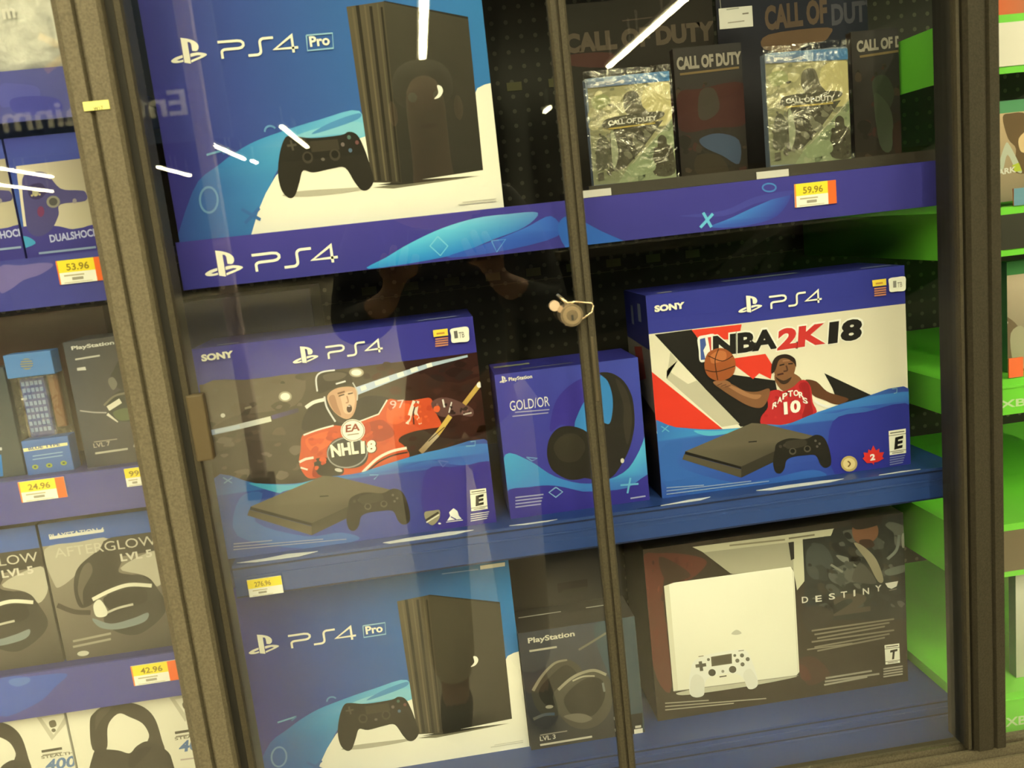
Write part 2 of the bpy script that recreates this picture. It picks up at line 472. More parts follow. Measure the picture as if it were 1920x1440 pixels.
for x0, x1, y, lab in ((-.98,-.321,.004,'clear glass pane before the accessories, left of the grooved post'), (-.2605,.1625,-.001,'clear glass door between the grooved post and the lock'), (.171,.6055,.011,'clear glass door between the lock and the dark corner post'), (.650,1.18,.004,'clear glass pane before the green shelves')):
    gd_ = tag(boxo('sliding_glass_door', x0, x1, y, y+.004, .6440 if x0 < .6 and x0 > -.3 else .6445, ZT-.01, GL), lab, 'glass door', 'glass doors of the case')
    if 'post and the lock' in lab: door = gd_

trim = extrude_profile('edge_trim', [(.1625,.008),(.1615,.004),(.1615,-.004),(.164,-.007),(.1695,-.007),(.1702,-.004),(.1718,-.004),(.1725,-.007),(.178,-.007),(.1805,-.004),(.1805,.008)], ZB+.045, ZT-.002, mat('trim_bronze', (.055,.047,.031), .6, spec=.25, noise=.4, nscale=420, bump=.3, bscale=700), door)
trim['label'] = 'narrow bronze edge trim'
boxo('lock_bar', .1735, .1765, -.0085, -.006, 1.150, 1.222, mat('worn_steel', (.12,.10,.07), .35, metal=.6), trim, .0005)

# perforated back panel
PEG = bpy.data.materials.new('perforated_black_metal'); PEG.use_nodes = True
nt = PEG.node_tree; b = nt.nodes['Principled BSDF']; b.inputs['Roughness'].default_value = .55
tc = nt.nodes.new('ShaderNodeTexCoord'); sp = nt.nodes.new('ShaderNodeSeparateXYZ'); nt.links.new(tc.outputs['Object'], sp.inputs[0])
def mth(op, a, v=None, v2=None):
    n = nt.nodes.new('ShaderNodeMath'); n.operation = op
    if hasattr(a, 'links'): nt.links.new(a, n.inputs[0])
    else: n.inputs[0].default_value = a
    if v is not None:
        if hasattr(v, 'links'): nt.links.new(v, n.inputs[1])
        else: n.inputs[1].default_value = v
    return n.outputs[0]
PITCHM = .0225
fx = mth('SUBTRACT', mth('FRACT', mth('DIVIDE', sp.outputs[0], PITCHM)), .5)
fz = mth('SUBTRACT', mth('FRACT', mth('DIVIDE', sp.outputs[2], PITCHM)), .5)
d = mth('SQRT', mth('ADD', mth('MULTIPLY', fx, fx), mth('MULTIPLY', fz, fz)))
hole = mth('LESS_THAN', d, .15)
mxc = nt.nodes.new('ShaderNodeMix'); mxc.data_type = 'RGBA'
mxc.inputs[6].default_value = (.016,.015,.012,1); mxc.inputs[7].default_value = (.11,.105,.08,1)
nt.links.new(hole, mxc.inputs[0]); nt.links.new(mxc.outputs[2], b.inputs['Base Color'])
back = struct(boxo('wall_back', -1.0, 1.2, .50, .52, .55, 1.80, PEG))
SLOT = mat('slot_backing', (.16,.15,.07), .6)
for zz in (1.2655, 1.335, 1.56):
    for k in range(9):
        boxo('slot_cover', -.10+k*.0675, -.10+k*.0675+.024, .4985, .50, zz, zz+.013, SLOT, back)
for zz in (1.2575, 1.349):
    boxo('seam_strip', -1.0, 1.2, .4988, .50, zz, zz+.0012, mat('thin_line', (.12,.11,.07), .5), back)



# ------------------------------------------------------------------ shelves
BLUE = imat((38,56,126), .4); BLUE2 = imat((40,66,132), .4)
NAVY = imat((40,42,110), .4)
def shelf(label, x0, x1, yf, z, lip_h, deck=BLUE, lip=BLUE, back_y=.50, flange=False, thick=.012, lipt=.004, group=None, name='shelf'):
    r = empty(name, ((x0+x1)/2, yf, z-.02)); tag(r, label, 'shelf', group)
    boxo('deck', x0, x1, yf+lipt, back_y, z-thick, z, deck, r)
    lp = boxo('front_lip', x0, x1, yf, yf+lipt, z-lip_h, z, lip, r)
    if flange:
        boxo('side_flange', x0-.003, x0, yf, back_y, z-lip_h, z, lip, r)
    return r, lp
LIPY = .07
GR = imat((118,212,55), .4); GRD = imat((48,105,40), .5)
CREAM = (250,240,200)
# ---- upper shelf of the middle bay
s1, lp1 = shelf('upper blue shelf with white lettering and a pale swoosh on its lip', -.2655, .6445, LIPY, 1.372, .053, imat((40,45,110)), imat((58,54,150), .35))
def price_tag(parent, Y, x0, y0, x1, y1, h, price, orange=True, lines=2, label=None):
    """px of the upper left / upper right corner, height in px; a card clipped onto a lip"""
    a, b = at(x0, y0, Y), at(x1, y1, Y); zt = (a.z+b.z)/2; hh = h/FPX*(Y-CAM.y)/FWD.y
    o = boxo('price_tag', a.x, b.x, Y-.0016, Y-.0002, zt-hh, zt, imat((248,240,205)), parent, 0)
    s = Sheet(o, Y-.0016, (a.x, b.x, zt-hh, zt)); W = b.x-a.x
    y = (250,222,55)
    def q(u0,u1,v0,v1,c):
        s.poly_m([(a.x+W*u0, zt-hh*v0),(a.x+W*u1, zt-hh*v0),(a.x+W*u1, zt-hh*v1),(a.x+W*u0, zt-hh*v1)], [ink(c)]*4)
    q(0,.80 if orange else 1,0,.52,y)
    if orange: q(.80,1,0,1,(245,110,45)); q(0,.03,0,1,(245,130,60))
    fr = (Vector((a.x+W*.2, zt-hh*.45)), Vector((W*.48,0)), hh*.30)
    for t in text_tris(price, .02):
        s.tri(*[(fr[0].x+fr[1].x*u, fr[0].y+fr[2]*v, ink((150,125,40))) for u,v in t])
    s._up()
    q(.12,.55,.62,.68,(190,175,130)); q(.28,.52,.74,.86,(165,155,125)); q(.10,.70,.93,.96,(200,188,150))
    s.flush('printed_price')
    o['label'] = label or 'yellow and white price ticket'
    return o

zt1, zb1 = 1.372, 1.319
S = Sheet(lp1, LIPY, (-.2655,.6445,zb1,zt1), (300,380,2.4))
S.fill([(66,58,152),(60,56,148),(58,54,142),(52,50,140)], 6)
S.flush('printed_ground')
S.s([(40,130,205),(60,160,222),(90,185,232),(105,195,235),(120,185,230),(130,175,225),(90,140,205),(60,120,200),(50,125,205),(38,120,205)],
    [940,298, 1020,245, 1130,180, 1270,115, 1420,70, 1560,52, 1700,45, 1640,110, 1500,165, 1300,240])
S.s([(48,85,185),(50,90,190),(60,110,205),(52,92,190),(45,80,180),(45,78,175)], [1290,245, 1480,180, 1640,115, 1760,60, 1790,150, 1500,225])
S.s((45,95,190), [1790,120, 1840,60, 1990,130, 2140,205, 1980,225, 1850,225])
S.l((120,190,230), 6, [1250,152, 1295,195, 1262,238, 1215,195, 1250,152])
S.l((95,150,215), 5, [1492,172, 1555,165, 1515,222, 1492,172])
S.zoom = (1040,280,2.4)
S.s([(55,90,185),(62,120,205),(60,110,200),(58,70,165),(50,60,155),(52,80,175)], [700,350, 790,310, 920,250, 1060,200, 1000,300, 850,345])
S.s((66,66,158), [560,300, 760,275, 900,215, 1060,185, 1060,205, 900,245, 760,300])
S.l((100,180,225), 13, [668,285, 705,350]); S.l((100,180,225), 13, [712,290, 655,352])
S.ring((70,125,200), 7, 965,172, 30,18)
S.marks('printed_swoosh')
S.zoom = (300,380,2.4)
S.pslogo(CREAM, 206,345, 378,322, 120)
S.ps4(CREAM, 424,312, 803,266, 80)
S.flush('printed_logo')
price_tag(lp1, LIPY-.0004, 1488,345, 1566,338, 43, '59.96', label='yellow price ticket with an orange end')

# ---- middle shelf
s2, lp2 = shelf('middle blue shelf with torn tape bits along its edge', -.2655, .6445, LIPY, .992, .041, BLUE2, BLUE2)
boxo('lip_bead', -.2655, .6445, LIPY-.0015, LIPY, .975, .9775, BLUE2, lp2, .0005)
GROOVE_SHADE = imat((22,34,74))  # dark strips colour in the shade of the lip grooves
boxo('thin_line', -.2655, .6445, LIPY-.0006, LIPY, .9865, .9885, GROOVE_SHADE, lp2)
boxo('thin_line', -.2655, .6445, LIPY-.0006, LIPY, .9515, .953, GROOVE_SHADE, lp2)
tt = Sheet(s2, .0, (0,0,0,0))
def tape(parent, pts, z):
    """torn scrap of tape lying on the shelf deck at height z; outline in px"""
    P = []
    for px, py in pairs(pts):
        d = ray(px, py); t = (z-CAM.z)/d.z; q = CAM+d*t; P.append((q.x, max(q.y, LIPY+.001)))
    c = (sum(p[0] for p in P)/len(P), sum(p[1] for p in P)/len(P)); bm = bmesh.new()
    v = [bm.verts.new((x-c[0], y-c[1], 0)) for x, y in P]; f = bm.faces.new(v)
    bmesh.ops.triangulate(bm, faces=[f])
    r = bmesh.ops.extrude_face_region(bm, geom=list(bm.faces)); bmesh.ops.translate(bm, vec=(0,0,.0005), verts=[x for x in r['geom'] if isinstance(x, bmesh.types.BMVert)])
    bmesh.ops.recalc_face_normals(bm, faces=bm.faces)
    o = bm_done('tape_scrap', bm, imat((240,236,205), .3)); o.parent = parent; o.location = Vector((c[0], c[1], z))-world_loc(parent); o['label'] = 'torn white tape scrap'
tape(s2, [444,1056, 500,1047, 540,1039, 596,1034, 560,1046, 520,1050, 480,1054], .9922)
tape(s2, [718,1018, 760,1010, 800,1004, 840,998, 888,994, 850,1004, 800,1010, 760,1016, 730,1022], .9922)
tape(s2, [955,986, 1000,980, 1045,974, 1030,982, 985,988], .9922)
tape(s2, [1195,957, 1240,950, 1290,938, 1332,932, 1320,944, 1270,952, 1220,957], .9922)
tape(s2, [1418,920, 1470,911, 1540,902, 1582,898, 1560,906, 1500,914, 1450,920], .9922)
tape(s2, [1648,891, 1690,884, 1726,880, 1700,887, 1660,892], .9922)
price_tag(lp2, LIPY-.003, 463,1087, 527,1079, 34, '276.96', orange=False, label='yellow price ticket without an orange end')

# ---- lowest shelf
s3, lp3 = shelf('lowest blue shelf with ribbed front edge', -.2655, .6445, .095, .655, .060, BLUE2, BLUE2)
boxo('lip_bead', -.2655, .6445, .0925, .095, .640, .644, BLUE2, lp3, .0008)
boxo('lip_bead', -.2655, .6445, .0925, .095, .628, .631, BLUE2, lp3, .0008)
boxo('thin_line', -.2655, .6445, .0944, .095, .650, .652, GROOVE_SHADE, lp3)  # groove shade laid on as dark strips here too
boxo('thin_line', -.2655, .6445, .0944, .095, .632, .634, GROOVE_SHADE, lp3)

# ------------------------------------------------------------------ console carton, tower design (drawn on the lower one)
PW, PH = .370, .283
def pro_art(o, x0, z0, Y):
    S = Sheet(o, Y, (x0, x0+PW, z0, z0+PH), (400,1020,3.0))
    S.fill([(58,52,140),(50,120,185),(52,110,180),(56,50,140)], 10)
    S.s([(58,70,155),(52,90,170),(55,120,190),(62,140,205),(70,150,210),(95,170,220),(120,190,228),(130,195,228),(90,170,215),(70,150,205),(60,130,195),(55,110,180)],
        [200,1560, 290,1170, 420,1040, 560,945, 700,885, 900,815, 1090,765, 1110,900, 900,930, 740,1010, 660,1130, 560,1560])
    S.s((135,195,225), [760,905, 900,850, 1090,812, 1100,870, 1000,870, 880,890])
    S.s((80,140,200), [860,880, 950,825, 1085,775, 1085,800, 960,850])
    S.p(CREAM, [540,1420, 605,1225, 640,1150, 690,1070, 760,1000, 880,950, 1100,880, 1400,760, 1640,660, 1655,630, 1690,612, 1722,603, 1800,1150, 1800,1400, 900,1400])
    S.flush('printed_ground')
    # tower console
    S.p((120,112,85), [1150,1092, 1300,1062, 1560,1022, 1665,1008, 1560,1030, 1250,1090])
    S.p((50,45,33), [1170,1080, 1300,1052, 1640,1010, 1560,1024, 1280,1072])
    S.p([(72,66,48),(66,60,44),(50,46,34),(46,42,32)], [1205,288, 1612,330, 1680,982, 1285,1062])
    S.p((40,36,28), [1205,288, 1215,284, 1612,326, 1612,336])
    S.p([(96,84,58),(84,74,52),(66,58,42),(70,62,44)], [1033,322, 1210,287, 1290,1062, 1148,1070])
    for a, b, wd in ((1085,1185,16),(1148,1238,14),(1200,1282,10)):
        S.l((46,40,28), wd, [a,312, b,1060])
    S.l((104,92,64), 10, [1062,322, 1166,1060]); S.l((104,92,64), 8, [1120,310, 1215,1058]); S.l((96,86,60), 8, [1180,298, 1266,1058])
    S.s((245,235,200), [1462,632, 1482,634, 1490,655, 1475,680, 1448,690, 1468,664])
    S.flush('printed_console')
    # pad
    S.s((190,180,145), [720,1155, 800,1130, 1000,1105, 1140,1090, 1060,1115, 850,1150])
    S.s((44,39,29), [735,905, 770,893, 860,897, 1000,875, 1040,858, 1080,870, 1112,925, 1140,1000, 1156,1060, 1132,1100, 1098,1106, 1066,1075, 1020,1015, 960,1022, 870,1045, 820,1040, 802,1090, 780,1150, 750,1162, 716,1130, 700,1060, 710,970])
    S.p((66,58,42), [850,912, 985,893, 995,938, 862,958])
    S.e((72,64,48), 842,982, 26,26); S.e((38,33,24), 842,980, 17,17); S.e((72,64,48), 972,962, 26,26); S.e((38,33,24), 972,960, 17,17)
    for x, y, c in ((1010,915,(120,105,90)),(1046,938,(90,110,120)),(1078,902,(125,80,70)),(1040,882,(90,115,95))): S.e(c, x, y, 9, 9)
    S.l((84,76,58), 10, [745,938, 790,930]); S.l((84,76,58), 10, [762,912, 774,956]); S.e((110,100,82), 915,985, 9, 7)
    S.flush('printed_pad')
    for a in (0, 6.2): pass
    S.ring((110,150,200), 10, 370,1195, 42,55, .1); S.l((110,160,205), 9, [362,1002, 468,968]); S.l((70,120,185), 8, [468,968, 440,992])
    S.ring((95,140,195), 9, 668,882, 28,24, 0, 3.0, 5.6); S.l((60,105,175), 14, [525,1225, 615,1265]); S.l((60,105,175), 14, [610,1215, 540,1285])
    S.marks('printed_symbol')
    S.pslogo(CREAM, 203,632, 374,600, 112)
    S.ps4(CREAM, 432,586, 806,532, 76)
    S.l((150,190,220), 7, [842,458, 966,440, 970,504, 847,523, 842,458])
    S.t('Pro', CREAM, 860,507, 955,492, 46, .03)
    S.flush('printed_logo')
    S.l((205,198,165), 4, [1560,1140, 1742,1112]); S.l((205,198,165), 3, [1580,1128, 1742,1102])
    S.p((240,232,195), [1500,120, 1640,100, 1640,122, 1502,142]); S.l((140,165,185), 6, [1285,166, 1490,140])
    S.flush('printed_small_text')
CX, CZ, CY = -.305, .655, .14
lowpro = carton('console_box', 'blue and white tower console carton on the lowest shelf, under the hockey carton', 'box', CX, CX+PW, CZ, CZ+PH, CY, .15, (52,60,140), 'tower console cartons')
pro_art(lowpro, CX, CZ, CY)
up = copy_tree(lowpro)
up.location = Vector((-.266+PW/2, .09+.075, 1.372))
up['label'] = 'blue and white tower console carton on the upper shelf, above the lettered lip'

# ------------------------------------------------------------------ flat console cartons
def slim_console(S, f):
    def q(*a): 
        o = []
        for x, y in pairs(a): o += list(f(x, y))
        return o
    S.p([(104,94,70),(98,88,66),(80,72,54),(84,76,57)], q(392,1165, 800,992, 880,998, 1185,1072, 1130,1110, 960,1160, 735,1258))
    S.p((34,30,23), q(392,1165, 735,1258, 735,1274, 388,1182))
    S.p((86,77,56), q(385,1182, 735,1275, 735,1326, 374,1214))
    S.p((58,52,39), q(735,1258, 960,1155, 985,1205, 735,1326))
    S.l((40,36,28), 7, q(780,1108, 830,1104))
    S.s((38,34,26), q(955,1115, 1030,1085, 1130,1090, 1190,1064, 1238,1078, 1268,1130, 1286,1205, 1282,1250, 1250,1266, 1220,1245, 1190,1190, 1120,1190, 1050,1200, 1012,1222, 1000,1270, 975,1300, 944,1290, 930,1235, 940,1165))
    S.s((58,52,40), q(1010,1105, 1120,1092, 1130,1130, 1020,1150))
    for x, y in ((1050,1165),(1140,1150)): 
        a, b = f(x, y); S.e((84,76,60), a, b, 20, 19); S.e((30,27,21), a, b-2, 13, 12)
    for x, y in ((1190,1100),(1215,1118),(1200,1135)):
        a, b = f(x, y); S.e((96,88,74), a, b, 7, 7)
    for x, y in ((975,1135),(1000,1128)):
        a, b = f(x, y); S.e((66,58,46), a, b, 9, 9)
def esrb(S, q, ltr):
    """rating mark: px of TL,TR,BR,BL"""
    S.p((246,238,200), q)
    (x0,y0),(x1,y1),(x2,y2),(x3,y3) = pairs(q)
    def b(u, v): return ((x0*(1-u)+x1*u)*(1-v)+(x3*(1-u)+x2*u)*v, (y0*(1-u)+y1*u)*(1-v)+(y3*(1-u)+y2*u)*v)
    S.l((60,55,45), 5, [*b(.08,.10), *b(.92,.10)]); S.l((60,55,45), 3, [*b(0,.20), *b(1,.20)]); S.l((60,55,45), 3, [*b(0,.86), *b(1,.86)])
    S.l((100,92,75), 4, [*b(.15,.93), *b(.85,.93)])
    S.t(ltr, (30,27,22), *b(.28,.80), *b(.78,.76), abs(y3-y0)*.5, .05, .12)
SLW, SLH = .331, .2575
def slim_box(label, x0, z0, Y, group):
    o = carton('console_box', label, 'box', x0, x0+SLW, z0, z0+SLH, Y, .115, (52,54,146), group)
    return o
BX, BZ, BY = -.2775, .992, .10
nhl = slim_box('blue flat console carton picturing an orange-shirted ice hockey player', BX, BZ, BY, None)
S = Sheet(nhl, BY, (BX, BX+SLW, BZ, BZ+SLH), (340,560,3.0))
S.fill([(58,56,152),(54,50,150),(50,44,140),(60,80,160)], 4)
S.flush('printed_ground')
S.p([(88,76,58),(72,62,48),(52,30,24),(52,20,16),(46,15,12),(74,64,50)], [100,485, 900,395, 1200,358, 1690,298, 1760,1000, 180,1080])  # lighter left side: haze from the glass put into the ink
S.s((66,56,43), [170,900, 400,800, 640,840, 660,1000, 420,1040, 200,1030])
S.s((98,86,66), [130,480, 400,455, 680,430, 640,600, 300,660, 150,720])
S.blotch(60, [130,500, 700,430, 660,1000, 190,1010], [(92,80,60),(70,60,46),(104,92,72),(62,54,42)], 10, 34, 3, 1.8, -.15); S.blotch(50, [1000,380, 1680,320, 1720,800, 1250,860], [(56,22,18),(38,14,12),(66,34,26),(44,26,22)], 12, 40, 4, 1.6, -.2)
S.l((150,165,185), 30, [150,757, 300,725, 505,675], c2=(232,226,190)); S.l((205,215,210), 20, [190,748, 330,718])
S.l((190,200,205), 44, [985,520, 1200,440, 1400,372, 1610,322], c2=(170,185,210), w2=12)
for a, b, c, d in ((1010,508,1040,497),(1090,478,1170,450),(1215,432,1250,420),(1290,405,1330,392),(1380,378,1410,370)): S.l((238,234,210), 24, [a,b,c,d])
S.l((84,72,130), 24, [510,668, 660,625], c2=(60,50,70))
S.e((252,246,215), 585,550, 38,30, 0, (150,135,105)); S.e((255,250,225), 585,550, 26,20)
S.e((252,246,215), 985,415, 42,26, 0, (150,135,105)); S.e((255,250,225), 985,415, 28,16); S.e((235,225,195), 235,656, 13,12); S.l((150,138,108), 12, [358,617, 395,607])
S.flush('printed_arena')
# player
S.s((38,33,28), [680,735, 695,650, 750,590, 820,568, 870,680, 910,700, 880,715, 760,735])
S.l((238,230,200), 20, [700,612, 745,582, 806,566], True)
S.s((34,30,30), [985,690, 975,600, 1010,558, 1075,545, 1150,553, 1185,582, 1140,640, 1060,675])
S.s((205,78,40), [682,768, 760,738, 850,712, 930,716, 1000,690, 1110,650, 1160,568, 1220,570, 1290,572, 1350,562, 1405,562, 1432,640, 1462,712, 1392,730, 1310,745, 1240,772, 1222,800, 1252,826, 1282,888, 1180,922, 1090,955, 1000,978, 915,992, 800,1002, 712,1006, 664,930, 672,850])
S.s((165,52,30), [1010,720, 1110,680, 1160,700, 1200,760, 1130,800, 1060,790])
S.s((230,96,48), [1170,600, 1280,590, 1290,640, 1230,700, 1160,690])
S.s((232,98,50), [700,790, 820,745, 880,760, 820,830, 740,860])
S.s((150,46,28), [770,900, 850,900, 900,950, 860,990, 740,1000])
S.l((236,220,185), 22, [1312,574, 1292,630, 1272,704]); S.l((236,220,185), 18, [1330,574, 1318,640, 1345,704]); S.l((70,40,36), 8, [1322,575, 1304,640, 1308,706])
S.l((238,226,195), 9, [688,766, 770,736, 858,712], True); S.l((238,226,195), 8, [1000,690, 1110,648, 1158,568])
S.l((236,220,185), 15, [1268,838, 1180,858, 1100,900, 1020,975], True); S.l((60,36,32), 9, [1274,862, 1190,880, 1110,918, 1050,968], True)
S.l((236,220,185), 14, [664,918, 700,900, 745,892]); S.l((236,220,185), 10, [672,948, 712,960])
S.s((98,66,58), [1405,590, 1440,560, 1500,556, 1580,585, 1640,622, 1632,662, 1560,652, 1500,665, 1440,652])
S.s((36,30,26), [750,905, 830,895, 900,930, 912,980, 850,998, 770,985])
S.l((225,215,190), 10, [1470,565, 1480,610]); S.l((225,215,190), 7, [1520,580, 1505,640]); S.l((205,190,165), 8, [1585,650, 1632,640]); S.e((205,195,170), 885,962, 22,10, .2)
S.l((205,170,80), 26, [1685,470, 1590,592], c2=(190,150,70)); S.e((240,232,210), 1675,484, 14,16)
S.l((212,176,84), 28, [1512,658, 1440,760], c2=(205,165,75)); S.l((190,170,130), 30, [1440,760, 1345,862], c2=(150,120,80)); S.l((60,48,36), 5, [1480,720, 1390,800])
S.blotch(40, [700,760, 1150,690, 1200,880, 720,960], [(196,70,38),(216,86,45),(188,64,35),(208,80,41)], 10, 30, 5, 1.3, -.4); S.blotch(16, [1170,600, 1440,590, 1440,700, 1200,700], [(228,98,50),(190,66,36),(214,84,44)], 8, 20, 6); S.blotch(14, [1420,580, 1620,600, 1620,650, 1440,640], [(60,38,34),(130,92,80),(84,56,48),(46,32,30)], 6, 14, 7)
S.t('97', (240,190,170), 1178,618, 1258,610, 46, .0)
S.flush('printed_player')
S.s((206,158,116), [822,545, 880,500, 975,498, 988,560, 976,635, 942,674, 895,662, 845,615])
S.s((226,184,142), [900,540, 960,520, 978,570, 960,640, 920,640, 905,590])
S.s((172,122,88), [830,560, 860,540, 880,600, 900,655, 860,630])
S.s((44,37,31), [765,505, 760,440, 792,414, 870,402, 935,412, 962,450, 958,476, 895,492, 810,520, 778,532])
S.s((84,74,60), [800,430, 870,412, 930,422, 900,450, 820,462])
S.l((226,220,200), 9, [766,520, 760,445, 790,412, 865,400], True); S.l((226,220,200), 9, [870,478, 925,462]); S.l((220,214,195), 10, [806,548, 820,610, 868,690], True); S.l((200,194,176), 7, [965,470, 990,520, 990,570], True)
S.e((60,30,24), 946,616, 15,22, .1); S.e((210,190,170), 944,602, 9,4)
S.l((70,46,34), 7, [886,546, 918,536]); S.l((70,46,34), 7, [938,534, 966,528]); S.l((120,80,56), 9, [880,532, 920,520]); S.l((165,115,80), 7, [932,545, 940,578, 926,584], True)
S.flush('printed_face')
S.s((52,50,46), [820,870, 850,800, 920,775, 1010,790, 1050,850, 1040,915, 980,948, 890,942])
S.ring((150,145,130), 8, 935,862, 112,84, -.15)
S.t('NHL', (40,36,32), 852,894, 1006,872, 76, .07); S.t('NHL', CREAM, 848,890, 1000,868, 72, .045)
S.t('1', (40,36,32), 1014,874, 1040,870, 74, .06, .1); S.t('8', (40,36,32), 1046,870, 1102,862, 74, .07, .1); S.t('1', CREAM, 1012,870, 1034,867, 70, .05, .1); S.t('8', CREAM, 1046,866, 1096,859, 70, .055, .1)
S.e((246,238,205), 966,738, 68,63); S.ring((150,120,95), 4, 966,738, 62,57)
S.t('EA', (140,58,45), 925,750, 1006,738, 42, .03, .15); S.l((150,130,105), 6, [935,764, 1000,755])
S.flush('printed_game_logo')
S.s([(60,84,165),(62,110,185),(66,130,200),(55,110,190),(58,100,190),(62,120,200),(66,128,205),(52,46,145),(50,42,140),(62,90,165)],
    [180,1012, 420,1034, 640,1036, 800,1002, 1010,974, 1200,912, 1450,846, 1760,815, 1790,1300, 200,1500])
S.s([(60,130,200),(62,135,205),(64,130,205),(64,128,205),(60,110,195),(56,96,185),(58,100,188),(54,80,170),(56,90,178)],
    [1000,982, 1200,914, 1400,858, 1560,828, 1740,816, 1740,905, 1560,932, 1400,908, 1200,960])
S.s((80,165,205), [380,1034, 520,1042, 650,1040, 760,1012, 700,1046, 580,1078, 540,1086])
S.s((52,44,142), [1380,960, 1560,945, 1760,930, 1790,1260, 1500,1300, 1360,1200])
S.s((66,104,180), [330,1120, 460,1090, 420,1250, 700,1330, 900,1310, 1000,1350, 700,1400, 320,1330])
S.flush('printed_swoosh')
slim_console(S, lambda x, y: (x, y)); S.flush('printed_console')
S.t('SONY', CREAM, 120,352, 300,328, 40, .055); S.pslogo(CREAM, 632,374, 776,346, 96); S.ps4(CREAM, 822,338, 1136,296, 72)
S.flush('printed_logo')
S.p((250,215,70), [1415,176, 1496,166, 1500,204, 1419,214]); S.l((200,140,60), 10, [1435,196, 1480,190])
for k in range(4): S.l((200,130,90), 8, [1428,226+k*13, 1500,217+k*13])
S.s((250,243,212), [1512,172, 1560,160, 1610,158, 1617,200, 1614,236, 1565,242, 1522,244, 1517,205]); S.t('1', (110,105,90), 1536,222, 1556,219, 42, .03); S.t('TB', (120,115,98), 1562,219, 1592,215, 32, .01)
esrb(S, [1622,1072, 1712,1060, 1722,1176, 1630,1190], 'E')
for k in range(4): S.l((225,218,200), 5, [1626,1208+k*12, 1730-k*4,1192+k*12])
S.s((150,140,105), [1368,1196, 1412,1186, 1452,1184, 1450,1230, 1412,1268, 1376,1240]); S.l((60,52,40), 12, [1376,1240, 1446,1196]); S.l((235,225,185), 7, [1378,1252, 1450,1208]); S.e((235,230,200), 1452,1258, 8,5)
S.p((240,234,205), [1488,1252, 1512,1215, 1505,1195, 1530,1172, 1552,1188, 1560,1215, 1584,1240]); S.l((52,46,140), 6, [1515,1220, 1545,1235]); S.l((52,46,140), 5, [1486,1246, 1590,1232])
for k in range(3): S.l((150,155,190), 5, [298,1372+k*16, (515,800,930)[k],(1352,1345,1345)[k]])
S.l((130,175,210), 5, [1625,800, 1652,796, 1650,822, 1600,824]); S.l((100,110,190), 6, [1445,905, 1500,912, 1470,940, 1445,905]); S.l((100,140,200), 7, [240,1000, 290,1030]); S.l((100,140,200), 7, [290,1000, 245,1032]); S.l((100,150,205), 7, [1060,985, 1110,985, 1085,1010])
S.flush('printed_small_text')
# lettering on the top
def top_print(o, x0, x1, y0, y1, z, col, name='top_text_or_highlight'):
    bm = bmesh.new(); b = world_loc(o)
    v = [bm.verts.new((x-b.x, y-b.y, z-b.z)) for x, y in ((x0,y0),(x1,y0),(x1,y1),(x0,y1))]; bm.faces.new(v)
    return bm_done(name, bm, imat(col), o)
top_print(nhl, -.012, .035, BY+.020, BY+.026, BZ+SLH+.0003, (180,185,200)); top_print(nhl, -.25, -.225, BY+.012, BY+.018, BZ+SLH+.0003, (190,190,170))

EX, EZ, EY = .2655, .992, .10
nba = slim_box('blue flat console carton picturing a basketball player in a red vest', EX, EZ, EY, None)
S = Sheet(nba, EY, (EX, EX+SLW, EZ, EZ+SLH), (1140,480,3.0))
S.fill((50,54,150)); S.flush('printed_ground')
S.p([(226,214,174),(220,208,170),(242,230,190),(244,232,192)], [190,445, 1720,262, 1720,1000, 200,1000])
S.p((34,31,26), [262,442, 472,414, 530,500, 650,660, 940,700, 960,800, 900,960, 745,960])
S.p((196,186,150), [350,540, 390,590, 330,640, 450,720, 500,700, 740,945, 640,962, 330,690])
S.p((222,58,38), [232,640, 660,985, 240,985])
S.p((222,62,40), [470,416, 752,384, 735,470, 640,470, 560,480, 520,480])
S.p((220,60,40), [712,575, 885,550, 928,618, 915,692, 850,660, 816,692, 700,605])
S.p((36,33,28), [1215,658, 1480,782, 1300,850, 1262,745])
S.flush('printed_shapes')
S.s((240,234,208), [505,460, 552,444, 600,442, 606,510, 604,578, 560,590, 518,594, 510,530])
S.p((70,90,165), [516,468, 545,460, 552,500, 536,530, 548,582, 522,585]); S.p((205,70,60), [560,458, 592,452, 596,572, 580,575, 572,520])
S.t('NBA', (240,232,200), 581,574, 962,520, 130, .085, .06); S.t('NBA', (34,31,27), 590,566, 952,520, 116, .05, .06)
S.t('2K', (240,232,200), 942,540, 1236,494, 134, .085, .12); S.t('2K', (200,52,46), 950,532, 1224,493, 120, .05, .12)
S.t('1', (240,232,200), 1228,502, 1300,490, 136, .10, .12); S.t('8', (240,232,200), 1296,492, 1434,472, 136, .085, .12); S.t('1', (34,31,27), 1236,496, 1290,488, 122, .07, .12); S.t('8', (34,31,27), 1304,486, 1424,470, 122, .055, .12)
S.flush('printed_game_logo')
SK = (132,88,54); SKD = (96,60,36)
S.s(SKD, [1105,700, 1170,705, 1230,760, 1300,785, 1352,806, 1290,836, 1210,808, 1150,780])
S.l((235,228,205), 14, [1160,812, 1200,838, 1250,850], True)
S.s(SK, [935,690, 960,640, 1045,660, 1090,700, 1060,745, 985,760])
S.s((188,44,44), [895,772, 950,752, 985,760, 1040,735, 1080,700, 1112,700, 1140,740, 1150,820, 1165,890, 1000,945, 870,950, 860,905, 898,850])
S.blotch(26, [900,780, 1120,720, 1150,880, 880,920], [(176,40,40),(200,54,50),(164,34,36)], 8, 22, 8)
S.s((155,32,34), [1085,720, 1125,720, 1140,820, 1150,890, 1090,910, 1110,820])
S.s(SK, [592,714, 640,702, 700,722, 770,758, 840,762, 905,745, 900,800, 862,852, 790,842, 700,792, 640,752])
S.s((166,116,74), [640,708, 720,738, 800,775, 860,780, 830,805, 740,775])
